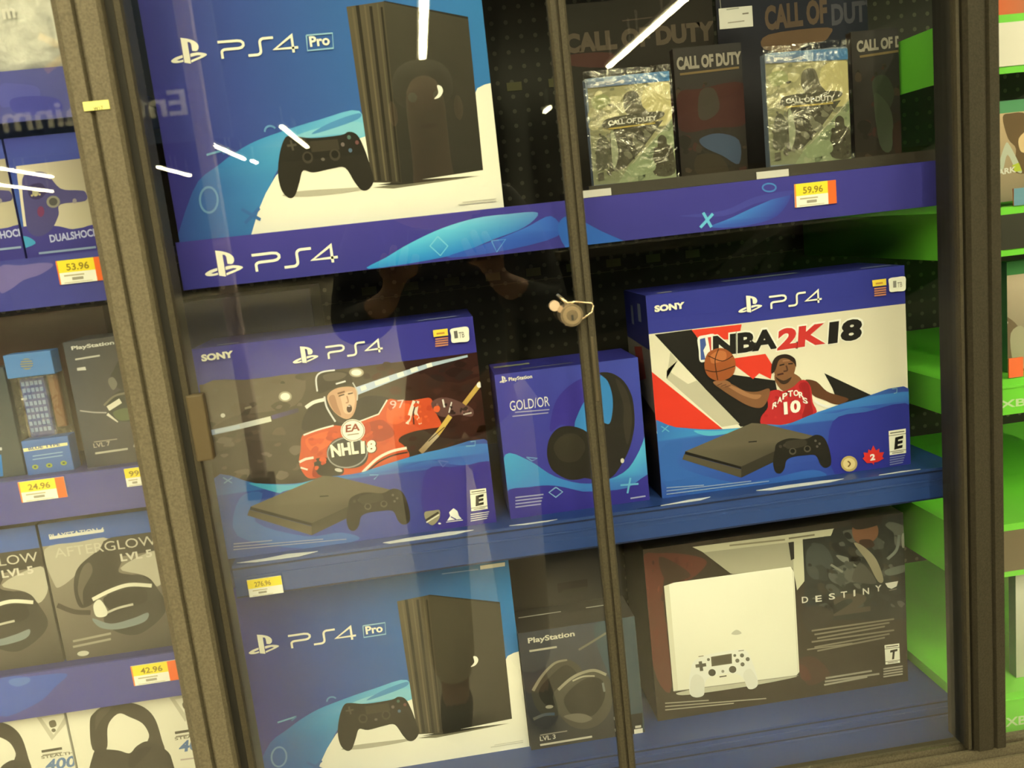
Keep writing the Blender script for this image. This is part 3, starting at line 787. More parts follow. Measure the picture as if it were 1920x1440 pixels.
S.s((150,102,64), [590,712, 612,700, 660,698, 690,720, 640,735])
for k in range(3): S.l((110,70,44), 6, [612+k*22,728+k*4, 640+k*24,716+k*6])
S.s(SK, [928,640, 930,590, 960,560, 1010,556, 1046,580, 1052,630, 1030,690, 985,715, 950,690])
S.s((46,34,26), [918,660, 922,600, 950,562, 1005,552, 1050,578, 1056,625, 1042,600, 1000,575, 960,585, 940,640])
S.l((40,28,22), 8, [962,615, 990,608]); S.l((40,28,22), 8, [1012,606, 1038,604]); S.l((80,50,34), 9, [1000,615, 1006,642, 985,648], True); S.l((70,36,30), 10, [950,668, 985,660]); S.s((60,42,30), [940,680, 985,700, 1030,680, 1010,712, 975,718]); S.l((160,112,74), 8, [980,590, 1020,586])
S.s((158,84,42), [540,612, 556,550, 600,522, 650,520, 700,556, 716,612, 700,668, 650,698, 600,698, 556,668])
S.s((190,112,62), [575,560, 620,532, 660,540, 660,580, 610,600, 580,600])
S.l((60,34,22), 5, [545,640, 610,650, 712,618], True); S.l((60,34,22), 5, [620,522, 600,590, 615,697], True); S.l((60,34,22), 5, [560,560, 640,590, 700,560], True)
for ch, x, y, rr in (('R',920,862,-.5),('A',948,832,-.35),('P',978,808,-.2),('T',1010,792,-.05),('O',1042,788,.05),('R',1072,796,.2),('S',1095,826,.35)):
    S.t(ch, (246,236,208), x,y, x+28,y-4+int(rr*26), 34, .03, -rr*.4)
S.t('10', (246,236,208), 988,892, 1082,876, 72, .045)
S.flush('printed_player')
S.s([(58,110,195),(56,120,200),(60,135,205),(64,150,215),(62,130,205),(60,120,200),(60,115,195),(58,110,190),(46,52,150),(44,50,150),(52,84,170)],
    [190,950, 380,962, 560,974, 740,965, 880,945, 1000,945, 1160,884, 1400,805, 1720,762, 1740,1300, 180,1480])
S.s([(60,120,200)]*5+[(50,80,175)]*4, [1160,884, 1300,838, 1420,800, 1560,775, 1720,765, 1720,850, 1560,860, 1400,850, 1280,880])
S.s((46,50,150), [1260,930, 1450,875, 1720,850, 1740,1250, 1400,1300, 1250,1180])
S.s((84,170,215), [480,980, 620,982, 760,966, 700,990, 560,1010])
S.s((52,96,180), [300,1080, 420,1050, 400,1180, 700,1270, 900,1250, 1150,1200, 1200,1260, 700,1350, 330,1300])
S.flush('printed_swoosh')
slim_console(S, lambda x, y: (x*.916+73, y*.92+25)); S.flush('printed_console')
S.t('SONY', CREAM, 260,316, 430,294, 38, .055); S.pslogo(CREAM, 730,330, 864,304, 96); S.ps4(CREAM, 905,298, 1198,260, 72)
S.flush('printed_logo')
S.p((250,215,70), [1480,136, 1558,127, 1560,163, 1484,172]); S.l((200,140,60), 9, [1500,155, 1540,150])
for k in range(4): S.l((200,130,90), 8, [1492,184+k*13, 1558,176+k*13])
S.s((250,243,212), [1574,128, 1620,118, 1664,116, 1668,155, 1664,192, 1620,198, 1580,200, 1575,165]); S.t('1', (150,145,125), 1598,178, 1616,176, 38, .03); S.t('TB', (150,145,125), 1622,176, 1648,172, 28, .01)
esrb(S, [1572,982, 1668,968, 1670,1105, 1578,1118], 'E')
for k in range(4): S.l((130,135,190), 6, [1578,1132+k*13, 1664-k*4,1118+k*13])
S.e((190,165,95), 1350,1165, 46,44); S.e((225,200,130), 1350,1165, 34,32); S.l((120,90,40), 8, [1342,1150, 1356,1165, 1344,1182], True)
S.p((215,50,40), [1485,1062, 1500,1090, 1520,1080, 1518,1102, 1546,1100, 1535,1125, 1545,1135, 1510,1155, 1490,1158, 1488,1172, 1478,1160, 1450,1162, 1425,1135, 1436,1125, 1430,1102, 1455,1104, 1458,1084, 1472,1092])
S.t('2', (246,236,208), 1468,1148, 1496,1144, 36, .05)
for k in range(3): S.l((150,165,205), 5, [325,1300+k*18, (535,800,900)[k],(1285,1262,1262)[k]])
S.l((100,170,215), 6, [296,955, 340,985]); S.l((100,170,215), 6, [336,950, 300,986]); S.l((130,165,200), 5, [1590,745, 1618,742, 1616,766, 1600,770])
S.flush('printed_small_text')
top_print(nba, EX+.018, EX+.036, EY+.010, EY+.016, EZ+SLH+.0003, (225,220,190)); top_print(nba, EX+.12, EX+.22, EY+.06, EY+.075, EZ+SLH+.0003, (150,160,190)); top_print(nba, EX+.285, EX+.325, EY+.02, EY+.024, EZ+SLH+.0003, (200,205,220))
# left side of the carton, its inks darkened to hold the shade there
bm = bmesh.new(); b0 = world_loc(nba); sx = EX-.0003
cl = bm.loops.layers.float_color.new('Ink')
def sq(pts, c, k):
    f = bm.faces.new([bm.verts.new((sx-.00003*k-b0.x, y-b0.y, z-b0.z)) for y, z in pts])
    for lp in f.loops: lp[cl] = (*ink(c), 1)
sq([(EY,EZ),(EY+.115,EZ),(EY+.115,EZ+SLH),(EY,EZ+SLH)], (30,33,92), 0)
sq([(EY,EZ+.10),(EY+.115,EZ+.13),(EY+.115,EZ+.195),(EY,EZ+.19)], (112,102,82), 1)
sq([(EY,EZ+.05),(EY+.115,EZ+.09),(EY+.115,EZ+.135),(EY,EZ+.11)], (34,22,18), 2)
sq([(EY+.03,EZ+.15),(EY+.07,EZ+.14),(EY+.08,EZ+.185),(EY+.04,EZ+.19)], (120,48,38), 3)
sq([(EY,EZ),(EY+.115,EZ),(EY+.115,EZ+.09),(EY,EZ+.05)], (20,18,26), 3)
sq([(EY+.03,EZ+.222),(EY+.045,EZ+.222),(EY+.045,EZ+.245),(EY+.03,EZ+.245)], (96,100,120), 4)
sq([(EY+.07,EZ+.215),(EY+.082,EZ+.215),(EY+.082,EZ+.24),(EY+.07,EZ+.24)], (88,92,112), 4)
bm_done('shaded_side_print', bm, PRINT, nba)

# second flat carton stored behind the hockey one
tag(carton('console_box', 'dark blue carton stored behind the hockey console carton', 'box', -.33, -.152, .992, 1.298, .26, .12, (34,44,92)), 'dark blue carton stored behind the hockey console carton', 'box')

# ------------------------------------------------------------------ blue headset carton
DX0, DX1, DZ0, DZ1, DY = .0715, .2495, .992, 1.1755, .10
hs = carton('headset_box', 'square blue headset carton with a black round headset, behind the lock trim', 'box', DX0, DX1, DZ0, DZ1, DY, .09, (56,54,150))
S = Sheet(hs, DY, (DX0, DX1, DZ0, DZ1), (880,440,2.6667))
S.fill([(66,66,166),(64,74,176),(54,48,145),(60,54,150)], 6)
S.s((60,130,205), [520,960, 545,870, 590,790, 640,720, 680,700, 720,740, 725,860, 720,950, 690,960, 640,1000, 580,990])
S.s([(70,160,215),(64,140,205),(60,125,200),(60,120,200),(75,160,218),(85,175,225),(80,165,220),(66,120,200),(60,110,195),(58,110,195),(60,125,200)],
    [180,1100, 300,1130, 430,1210, 600,1245, 770,1190, 850,1080, 900,960, 900,1200, 780,1268, 560,1285, 190,1290])
S.s((54,48,145), [180,1290, 300,1262, 430,1255, 620,1292, 780,1272, 920,1200, 940,1450, 180,1450])
S.flush('printed_ground')
S.s((58,48,150), [405,985, 412,900, 440,820, 500,755, 570,715, 640,692, 600,790, 560,860, 530,930, 520,965, 460,950])
S.s((46,41,33), [650,692, 710,692, 770,730, 810,800, 824,880, 824,970, 800,1070, 760,1150, 715,1210, 660,1230, 600,1220, 560,1190, 600,1000, 660,942, 700,945, 716,880, 714,800, 690,730])
S.s((60,53,40), [730,720, 780,770, 806,850, 812,950, 790,1050, 770,950, 770,850])
S.s((44,39,30), [388,1090, 400,1020, 440,970, 500,956, 570,975, 620,1020, 660,1100, 640,1180, 580,1215, 500,1225, 430,1190, 400,1150])
S.s((56,50,37), [420,1060, 470,1000, 540,1000, 580,1060, 540,1130, 460,1130])
S.e((215,205,175), 765,1130, 9,12)
S.flush('printed_headset')
S.pslogo(CREAM, 152,744, 190,738, 34); S.t('PlayStation', CREAM, 198,738, 315,722, 24, .02)
S.t('GOLD/OR', (232,226,205), 205,882, 402,856, 50, .0); S.l((170,165,205), 5, [228,888, 400,874]); S.l((170,165,205), 5, [215,908, 395,890])
for k in range(4): S.l((165,165,205), 6, [230,1314+k*16, 370-k*4,1298+k*16])
S.l((165,165,205), 7, [805,1318, 880,1306])
S.flush('printed_lettering')
S.l((110,150,210), 6, [285,1112, 340,1118, 312,1130, 285,1112]); S.ring((60,140,205), 8, 235,1205, 24,24); S.l((130,165,215), 7, [432,1262, 466,1285, 432,1312, 398,1288, 432,1262]); S.l((105,175,220), 9, [755,1252, 845,1245]); S.l((105,175,220), 9, [805,1215, 790,1292])
S.marks('printed_symbol')
top_print(hs, DX0+.004, DX0+.05, DY+.05, DY+.062, DZ1+.0003, (150,150,120)); top_print(hs, DX0+.035, DX0+.10, DY+.016, DY+.022, DZ1+.0003, (110,110,150))

# ------------------------------------------------------------------ black headset carton and the taller dark one behind it
FX0, FX1, FZ0, FZ1, FY = .066, .223, .655, .8245, .13
fb = carton('headset_box', 'black headset carton on the lowest shelf, between the tower console and the white console cartons', 'box', FX0, FX1, FZ0, FZ1, FY, .07, (60,56,48))
S = Sheet(fb, FY, (FX0, FX1, FZ0, FZ1), (900,960,3.0))
S.fill([(66,66,66),(62,68,76),(52,48,40),(58,56,50)], 5)
S.s((58,74,88), [640,640, 900,600, 960,800, 930,1200, 860,1260, 760,1000])
S.flush('printed_ground')
S.s((70,66,52), [290,1010, 340,920, 420,845, 490,828, 560,870, 590,960, 520,1080, 420,1150, 330,1120])
S.s((48,45,36), [330,1010, 400,920, 480,860, 540,900, 560,960, 480,1060, 380,1090])
S.l((140,132,104), 18, [298,1005, 350,920, 420,850, 490,832], True, w2=10)
S.s((76,72,56), [410,1040, 470,960, 560,905, 640,888, 710,915, 745,1000, 730,1120, 660,1200, 560,1220, 470,1170])
S.s((46,43,34), [470,1060, 540,970, 620,930, 690,950, 700,1050, 640,1140, 540,1160])
S.l((150,142,112), 16, [440,1000, 500,945, 560,910, 640,890, 710,915], True); S.l((170,160,126), 9, [520,950, 580,925, 645,922], True)
S.l((120,114,92), 12, [555,775, 630,730, 710,680]); S.l((110,104,84), 16, [300,1165, 360,1140, 420,1135], True, c2=(70,85,110)); S.e((165,155,125), 390,1095, 22,10, -.1)
S.s((112,104,82), [470,1150, 540,1132, 600,1140, 630,1165, 560,1185]); S.l((110,112,100), 12, [690,960, 700,1010])
S.flush('printed_headset')
S.t('PlayStation', (214,204,170), 272,748, 534,706, 40, .025); S.l((180,170,140), 11, [278,782, 432,758])
S.l((150,142,116), 6, [338,1255, 490,1230]); S.t('LVL 3', (205,195,160), 338,1288, 426,1274, 26, .02); S.l((196,186,152), 11, [338,1310, 630,1262])
S.p((36,34,30), [756,1152, 912,1128, 916,1256, 762,1280]); S.p((225,215,180), [752,1152, 785,1147, 786,1164, 754,1169]); S.p((225,215,180), [758,1218, 786,1214, 788,1230, 760,1234]); S.p((225,215,180), [866,1222, 914,1214, 916,1250, 868,1257]); S.p((200,190,160), [872,1202, 905,1197, 906,1210, 873,1215])
S.flush('printed_lettering')
bb = carton('headset_box', 'taller dark carton with a small badge, standing behind the black headset carton', 'box', FX0-.001, FX1+.004, .655, .945, FY+.085, .08, (66,60,48))
S = Sheet(bb, FY+.085, (FX0-.001, FX1+.004, .655, .945), (900,960,3.0))
S.fill([(60,55,44),(62,60,54),(54,48,38),(58,52,42)], 4); S.p((40,35,28), [435,402, 605,376, 606,428, 440,455]); S.p((56,52,40), [460,440, 600,418, 602,440, 465,462]); S.flush('printed_badge')
top_print(fb, FX0+.006, FX0+.065, FY+.045, FY+.0475, FZ1+.0003, (215,208,175)); top_print(fb, FX0+.10, FX1-.01, FY+.045, FY+.0475, FZ1+.0003, (215,208,175))  # pale strips: highlight lines on the top, put in as colour

# ------------------------------------------------------------------ white console bundle
IX0, IX1, IZ0, IZ1, IY = .2465, .6125, .657, .907, .15
wb = carton('console_box', 'dark carton picturing a white console and pad, on the lowest shelf', 'box', IX0, IX1, IZ0-.002, IZ1, IY, .13, (58,50,36))
S = Sheet(wb, IY, (IX0, IX1, IZ0-.002, IZ1), (1180,940,2.88))
S.fill([(66,54,40),(56,52,42),(52,42,30),(58,48,34)], 5)
S.s((98,54,40), [70,320, 160,280, 330,290, 420,330, 330,420, 240,420, 180,470, 230,1000, 150,960, 100,700])
S.blotch(40, [80,320, 400,290, 300,440, 120,960], [(104,54,40),(88,48,36),(120,64,46),(74,46,34)], 8, 30, 10, .5, .1); S.s((70,52,38), [160,300, 260,340, 330,400, 260,430, 190,420]); S.s((72,48,36), [915,860, 1000,840, 1080,920, 1060,960, 960,990])
S.s((86,50,38), [915,880, 960,900, 980,960, 930,960])
S.p((176,168,132), [380,262, 940,205, 945,420, 905,470, 880,360, 560,392, 545,388])
S.p((205,198,155), [880,215, 935,208, 945,430, 905,480, 888,380]); S.p((52,48,40), [858,222, 888,216, 890,310, 872,318])
S.p((212,204,160), [340,246, 1105,146, 1085,190, 930,212, 400,275]); S.l((150,140,105), 9, [540,238, 840,206]); S.l((130,120,90), 9, [860,200, 1000,180])
S.flush('printed_ground')
S.p((46,47,40), [935,205, 1090,185, 1100,150, 1510,60, 1510,640, 1000,640, 940,560, 945,420])
S.s((66,70,60), [960,260, 1040,230, 1100,330, 1020,420, 960,380]); S.s((86,88,74), [1080,380, 1180,340, 1230,400, 1160,450, 1090,430]); S.s((120,118,98), [1115,290, 1170,300, 1260,340, 1220,352, 1150,325])
S.blotch(90, [960,220, 1490,120, 1490,560, 960,600], [(54,56,48),(72,74,62),(38,38,32),(92,92,76),(60,54,42),(46,50,46)], 8, 34, 9, 1.5, .6)
S.s((126,84,56), [1205,130, 1280,108, 1336,130, 1336,190, 1280,230, 1215,210]); S.s((66,46,34), [1240,210, 1300,205, 1320,240, 1260,250]); S.s((46,38,30), [1200,80, 1340,60, 1350,120, 1220,150])
S.s((150,138,104), [1210,225, 1260,240, 1330,310, 1370,420, 1340,430, 1280,320]); S.s((100,104,86), [1380,370, 1490,340, 1490,375, 1400,400]); S.s((150,146,122), [1468,180, 1486,175, 1486,240, 1470,245])
S.s((78,76,62), [1240,330, 1300,380, 1330,440, 1260,440, 1200,420]); S.l((110,112,96), 16, [1390,310, 1440,260, 1455,180], True); S.l((130,128,105), 12, [1085,340, 1110,355, 1150,380])
S.flush('printed_warrior')
S.s((58,52,42), [930,590, 1010,560, 1100,600, 1060,680, 960,700]); S.t('2', (78,70,54), 1100,618, 1300,590, 110, .05)
for ch, x, y in (('D',930,548),('E',1003,542),('S',1075,530),('T',1140,520),('I',1208,512),('N',1258,502),('Y',1325,486)):
    S.t(ch, (214,206,176), x,y, x+(10 if ch=='I' else 34),y-4, 34, .02)
S.p((222,214,184), [1378,440, 1448,428, 1440,456, 1412,470, 1392,462]); S.l((120,112,90), 6, [1400,478, 1440,470])
S.flush('printed_lettering')
S.s((196,188,150), [250,1035, 300,1020, 420,1000, 900,940, 700,985, 330,1040])
S.p([(252,244,205),(252,244,205),(252,244,205),(246,238,198),(244,236,195),(238,230,190),(238,230,190)], [185,455, 240,436, 868,350, 886,380, 915,918, 900,936, 240,1024])
S.p((226,218,178), [185,455, 212,446, 262,1020, 236,1022]); S.l((222,214,176), 4, [880,372, 908,925])
S.s((196,190,158), [548,712, 576,690, 604,708, 576,718]); S.l((150,144,116), 4, [240,1022, 910,936])
S.flush('printed_console')
S.s((238,232,200), [340,870, 390,835, 450,818, 560,800, 625,800, 660,860, 690,960, 682,1000, 640,1008, 610,950, 560,925, 440,942, 405,980, 400,1040, 360,1055, 325,1035, 322,960])
S.s((226,220,188), [330,960, 360,930, 400,960, 398,1040, 360,1052, 328,1035]); S.s((228,222,190), [612,930, 650,900, 688,960, 680,1000, 640,1006])
S.p((96,88,64), [438,836, 550,818, 552,872, 442,888]); S.p((84,76,56), [446,842, 544,826, 546,866, 450,880])
S.e((84,78,60), 444,921, 20,19); S.e((84,78,60), 555,904, 20,19); S.l((70,64,48), 6, [484,944, 522,938]); S.e((150,144,120), 502,914, 8,8)
S.l((96,90,70), 18, [355,886, 412,878]); S.l((96,90,70), 18, [380,860, 388,912])
for x, y in ((605,828),(636,848),(608,876),(580,856)): S.e((110,104,84), x, y, 11, 11)
S.e((120,114,92), 424,850, 8,8); S.e((120,114,92), 566,828, 8,8); S.l((120,114,92), 4, [370,834, 398,830]); S.l((120,114,92), 4, [585,804, 615,800])
S.flush('printed_pad')
for k in range(6):
    y = 695+k*20; S.l((132,122,94), 9, [980+(k%3)*15,y+(8 if k > 3 else 0), 1425-(k%3)*25,y-64])
S.l((140,130,100), 7, [955,796, 1200,762]); 
for k in range(3): S.l((168,158,126), 10, [1055-k*4,950+k*18, (1305,1345,1280)[k],910+k*16])
esrb(S, [1372,772, 1452,762, 1456,866, 1378,876], 'T')
for k in range(4): S.l((168,158,128), 8, [1366,900+k*14, 1470,884+k*14])
for k in range(3): S.l((170,160,125), 6, [190,1084+k*18, (425,735,560)[k],1068-(k==1)*18+k*8])
S.flush('printed_small_text')
top_print(wb, IX0+.12, IX0+.16, IY+.045, IY+.055, IZ1+.0003, (210,205,175)); top_print(wb, IX0+.19, IX0+.23, IY+.045, IY+.052, IZ1+.0003, (210,205,175)); top_print(wb, IX0+.25, IX0+.29, IY+.04, IY+.05, IZ1+.0003, (200,195,165))
# ------------------------------------------------------------------ game display on the upper shelf
TRAYB = (44,38,28)
tray = empty('game_display', (.42, .09, 1.372)); tag(tray, 'dark card game display with large CALL OF DUTY headers on the upper shelf', 'display')
boxo('tray_base', .205, .640, .085, .30, 1.3725, 1.3855, imat((52,44,30)), tray)
hd = boxo('header_card', .205, .425, .25, .254, 1.386, 1.625, imat((50,44,32)), tray)
S = Sheet(hd, .25, (.205,.425,1.386,1.625), (1000,0,3.84))
S.fill([(44,40,30),(48,42,32),(46,36,28),(44,40,30)], 3); S.s((74,46,36), [240,400, 560,380, 560,480, 250,470]); S.s((70,34,28), [990,680, 1180,640, 1200,900, 1000,960])  # right-hand red patch: a glass reflection painted into the card
S.t('CALL OF DUTY', (92,78,58), 230,390, 1310,290, 145, .06); S.l((84,70,52), 9, [640,150, 855,125]); S.flush('printed_header')
hd = boxo('header_card', .43, .640, .25, .254, 1.386, 1.66, imat((50,46,36)), tray)
S = Sheet(hd, .25, (.43,.640,1.386,1.66), (1400,0,3.692))
S.fill([(46,46,52),(44,48,66),(40,38,30),(46,38,28)], 3)
S.t('CALL OF', (104,84,62), 130,215, 560,160, 175, .05); S.t('DUTY', (84,80,78), 590,180, 905,140, 150, .04); S.s((112,86,58), [120,340, 150,240, 560,190, 570,250, 520,290, 400,300, 330,360]); S.flush('printed_header')
def tick(x0, y0, x1, h):
    a, b = at(x0, y0, .084), at(x1, y0-6, .084); hh = h/FPX*1.05
    o = boxo('shelf_ticket', a.x, b.x, .083, .0845, 1.3728, 1.3728+hh, imat((222,212,180)), tray); o['label'] = 'small white ticket'
tick(1090,370,1146,13); tick(1418,327,1478,13)

WRAP = bpy.data.materials.new('clear_wrap'); WRAP.use_nodes = True
nt = WRAP.node_tree; nt.nodes.clear()
out = nt.nodes.new('ShaderNodeOutputMaterial'); mx = nt.nodes.new('ShaderNodeMixShader'); mx.inputs[0].default_value = .10
tr = nt.nodes.new('ShaderNodeBsdfTransparent'); gl = nt.nodes.new('ShaderNodeBsdfGlossy'); gl.inputs['Roughness'].default_value = .12
n = nt.nodes.new('ShaderNodeTexNoise'); n.inputs['Scale'].default_value = 38; n.inputs['Distortion'].default_value = 1.5; tc = nt.nodes.new('ShaderNodeTexCoord'); bp = nt.nodes.new('ShaderNodeBump'); bp.inputs['Strength'].default_value = .9; bp.inputs['Distance'].default_value = .006
nt.links.new(tc.outputs['Object'], n.inputs['Vector']); nt.links.new(n.outputs['Fac'], bp.inputs['Height']); nt.links.new(bp.outputs[0], gl.inputs['Normal'])
nt.links.new(tr.outputs[0], mx.inputs[1]); nt.links.new(gl.outputs[0], mx.inputs[2]); nt.links.new(mx.outputs[0], out.inputs[0])
def wrap(parent, x0, x1, z0, z1, Y, seed=0):
    """crumpled clear bag standing off the front of a pack"""
    rr = random.Random(seed); bm = bmesh.new(); nx, nz = 10, 14; g = []; b = world_loc(parent)
    for j in range(nz+1):
        g.append([bm.verts.new((x0+(x1-x0)*i/nx-b.x, Y-.002-.004*rr.random()*(0 if i in (0,nx) or j in (0,nz) else 1)-b.y, z0+(z1-z0)*j/nz-b.z)) for i in range(nx+1)])
    for j in range(nz):
        for i in range(nx): bm.faces.new((g[j][i], g[j][i+1], g[j+1][i+1], g[j+1][i]))
    o = bm_done('plastic_wrap', bm, WRAP, parent)
    for p in o.data.polygons: p.use_smooth = True
    o['label'] = 'crumpled clear plastic wrap'
    return o

def cod_cover(S, f):
    def q(*a):
        o = []
        for x, y in pairs(a): o += list(f(x, y))
        return o
    # unit: x 0..100, y 0..130 down
    S.p([(150,142,96),(196,182,120),(150,152,104),(128,128,88)], q(0,12, 100,12, 100,132, 0,132))
    S.blotch(60, q(2,16, 98,16, 98,70, 2,70), [(176,166,112),(196,184,124),(150,142,98),(206,192,130),(134,128,90)], 10, 40, 21, 1.4, -.3)
    S.s((206,190,120), q(70,18, 98,16, 100,60, 76,66, 64,40)); S.s((160,160,100), q(4,26, 20,22, 26,34, 8,40))
    S.s((112,104,76), q(44,24, 58,22, 64,40, 70,50, 52,54, 42,42)); S.s((98,92,68), q(48,24, 56,24, 58,34, 50,36))
    S.p((86,80,58), q(24,68, 88,60, 60,94, 40,114, 20,118)); S.blotch(50, q(6,68, 80,62, 44,112, 6,122), [(92,86,62),(112,106,78),(74,68,50),(128,122,90)], 8, 30, 22, 1.6, .8)
    S.p((150,156,106), q(100,58, 100,132, 30,132, 44,112)); S.blotch(50, q(98,64, 98,130, 40,130, 60,100), [(150,156,106),(132,140,94),(166,168,118),(118,124,84)], 8, 30, 23, 1.5, -.7)
    S.l((184,176,130), 6, q(100,58, 46,112))
    S.s((84,78,54), q(80,82, 85,78, 90,82, 91,90, 97,96, 98,126, 74,126, 73,104, 79,92)); S.blotch(24, q(74,92, 96,92, 98,124, 74,124), [(70,64,44),(98,92,66),(84,78,54)], 6, 16, 24)
    S.s((96,92,66), q(8,78, 14,72, 20,78, 22,92, 18,112, 5,112, 6,92)); S.s((160,160,116), q(24,72, 28,70, 32,96, 25,114)); S.s((150,158,106), q(44,112, 70,106, 74,120, 46,126))
    S.p([(120,140,165),(70,125,180),(66,120,175),(140,140,140)], q(0,0, 100,0, 100,13, 0,13)); S.t('PS4', (220,214,190), *f(10,11), *f(45,11), 26, .02)
    S.s((92,86,62), q(16,56, 30,51, 84,49, 86,57, 60,63, 20,64))
    S.flush('printed_cover')
    S.t('CALL OF DUTY', (84,78,54), *f(23,62), *f(81,61), 42, .05); S.t('CALL OF DUTY', (226,216,178), *f(22,61), *f(80,60), 36, .03); S.l((196,170,80), 11, q(22,65, 78,63))
    S.p((92,86,62), q(6,118, 13,117, 13,126, 6,127))
    S.flush('printed_title')
def game_case(label, x0, x1, z0, z1, Y, body, zoom, TL, TR, BL, group, wrapped=True, seed=0):
    o = carton('game_case', label, 'game case', x0, x1, z0, z1, Y, .015, body, group, .001)
    S = Sheet(o, Y, (x0,x1,z0,z1), zoom)
    cod_cover(S, lambda u, v: (TL[0]+(TR[0]-TL[0])*u/100+(BL[0]-TL[0])*v/132, TL[1]+(TR[1]-TL[1])*u/100+(BL[1]-TL[1])*v/132))
    if wrapped: wrap(o, x0-.002, x1+.003, z0-.001, z1+.008, Y, seed)
    return o
GG = 'wrapped games in the dark display'
game_case('clear-wrapped game case with a green battle cover right of the lock trim', .2205, .3235, 1.3865, 1.512, .13, (120,130,150), (1000,0,3.84), (385,560), (985,505), (432,1335), GG, True, 1)
game_case('clear-wrapped game case with a green battle cover above the orange-ended price ticket', .4435, .5480, 1.3865, 1.521, .13, (120,130,150), (1400,0,3.692), (125,365), (705,335), (160,1145), GG, True, 2)
def dark_case(label, x0, x1, z1, Y, zoom, tx, tint):
    o = carton('game_case', label, 'game case', x0, x1, 1.386, z1, Y, .015, (56,46,34), 'dark sleeves in the dark display', .001)
    S = Sheet(o, Y, (x0,x1,1.386,z1), zoom); S.fill([(58,52,44),(56,52,46),(50,42,30),(52,44,32)], 3)
    S.blotch(40, [tx[0],tx[1]+60, tx[2],tx[3]+60, tx[2]+40,tx[3]+760, tx[0]+60,tx[1]+780], [(62,52,38),(52,44,32),(74,60,42),(46,40,30),(70,44,34)], 12, 46, 31)
    for c, pts in tint: S.s(c, pts)
    S.flush('printed_cover')
    S.t('CALL OF DUTY', (150,138,112), *tx, .05); S.l((120,98,58), 16, [tx[0]+20,tx[1]+28, tx[2]-20,tx[3]+24]); S.flush('printed_title')
    return o
dark_case('dark game sleeve with pale CALL OF DUTY title, between the two green covers', .344, .432, 1.545, .175, (1000,0,3.84), (1035,508,1500,462,96),
   [((70,40,32), [1040,680, 1200,640, 1520,600, 1540,880, 1300,920, 1060,940]), ((66,58,44), [1200,660, 1300,640, 1340,780, 1260,860, 1190,840]), ((68,78,88), [1200,1000, 1330,960, 1480,1010, 1480,1180, 1360,1120, 1230,1060]), ((60,50,34), [1180,1120, 1340,1120, 1400,1250, 1180,1250])])  # red and blue patches: reflections in the glass, painted into the cover
dark_case('dark game sleeve with pale CALL OF DUTY title, nearest to the dark corner post', .577, .640, 1.545, .175, (1400,0,3.692), (762,365,1200,310,82),
   [((62,66,46), [870,560, 960,520, 1020,640, 980,760, 900,740]), ((74,78,54), [880,660, 960,700, 1010,820, 1000,1040, 920,1000]), ((50,50,60), [1080,380, 1290,340, 1290,460, 1100,470]), ((58,40,28), [1020,860, 1160,840, 1160,1060, 1030,1060])])
a = at(1350,55,.2); b = at(1412,45,.2)
hg = tag(boxo('hang_tag', a.x, b.x, .20, .2012, a.z, at(1350,16,.2).z, imat((205,198,170))), 'cream paper tag hanging above the dark game sleeve', 'tag')
S = Sheet(hg, .20, (a.x, b.x, a.z, at(1350,16,.2).z), (1000,0,3.84)); S.l((150,145,120), 8, [1390,70, 1480,58]); S.l((120,110,90), 10, [1505,100, 1550,94]); S.l((150,140,115), 8, [1400,165, 1520,150]); S.flush('printed_text')
tube('string', [(a.x+.003,.2006,at(1350,16,.2).z-.002),(a.x+.001,.203,1.72)], .0006, imat((170,165,140)), hg, 6)

# ------------------------------------------------------------------ left bay
LX0, LX1 = -.98, -.3245
LB = imat((54,56,145), .35)
def lshelf(label, z, h):
    r, lp = shelf(label, LX0, LX1, LIPY, z, h, imat((44,46,120)), LB, group=None)
    return r, lp
l1, lp = lshelf('topmost blue shelf of the left bay under crinkled white bags', 1.567, .052)
S = Sheet(lp, LIPY, (LX0,LX1,1.515,1.567), (0,0,3)); S.s((82,82,165), [0,480, 80,470, 210,490, 210,560, 60,600, 0,590]); S.s((66,66,155), [60,560, 200,540, 330,560, 330,640, 100,640]); S.flush('printed_swoosh')
l2, lp2b = lshelf('blue shelf of the left bay under the controller cartons', 1.3725, .0545)
S = Sheet(lp2b, LIPY, (LX0,LX1,1.318,1.3725), (0,380,4)); S.s((112,100,165), [0,480, 150,470, 330,450, 400,470, 300,540, 180,580, 80,650, 0,670]); S.flush('printed_swoosh')
price_tag(lp2b, LIPY-.0004, 105,490, 193,480, 41, '53.96', label='yellow price ticket with an orange end')
l3, lp3b = lshelf('blue shelf of the left bay under the keypad and headset packs', 1.1275, .050)
price_tag(lp3b, LIPY-.0004, 34,904, 120,893, 38, '24.96', label='yellow price ticket with an orange end'); price_tag(lp3b, LIPY-.0004, 233,880, 272,873, 34, '99', orange=False, label='yellow price ticket without an orange end')
l4, lp4b = lshelf('blue shelf of the left bay under the black headset cartons', .8955, .056)
S = Sheet(lp4b, LIPY, (LX0,LX1,.8395,.8955), (0,940,2.88)); S.s((66,88,180), [0,960, 160,945, 360,930, 300,1000, 200,1090, 0,1160]); S.s((84,110,190), [60,960, 150,950, 160,975, 100,1000, 50,985]); S.flush('printed_swoosh')
price_tag(lp4b, LIPY-.0004, 245,1249, 330,1236, 40, '42.96', label='yellow price ticket with an orange end')
l5, lp5b = lshelf('lowest blue shelf of the left bay under white headset cartons', .625, .05)

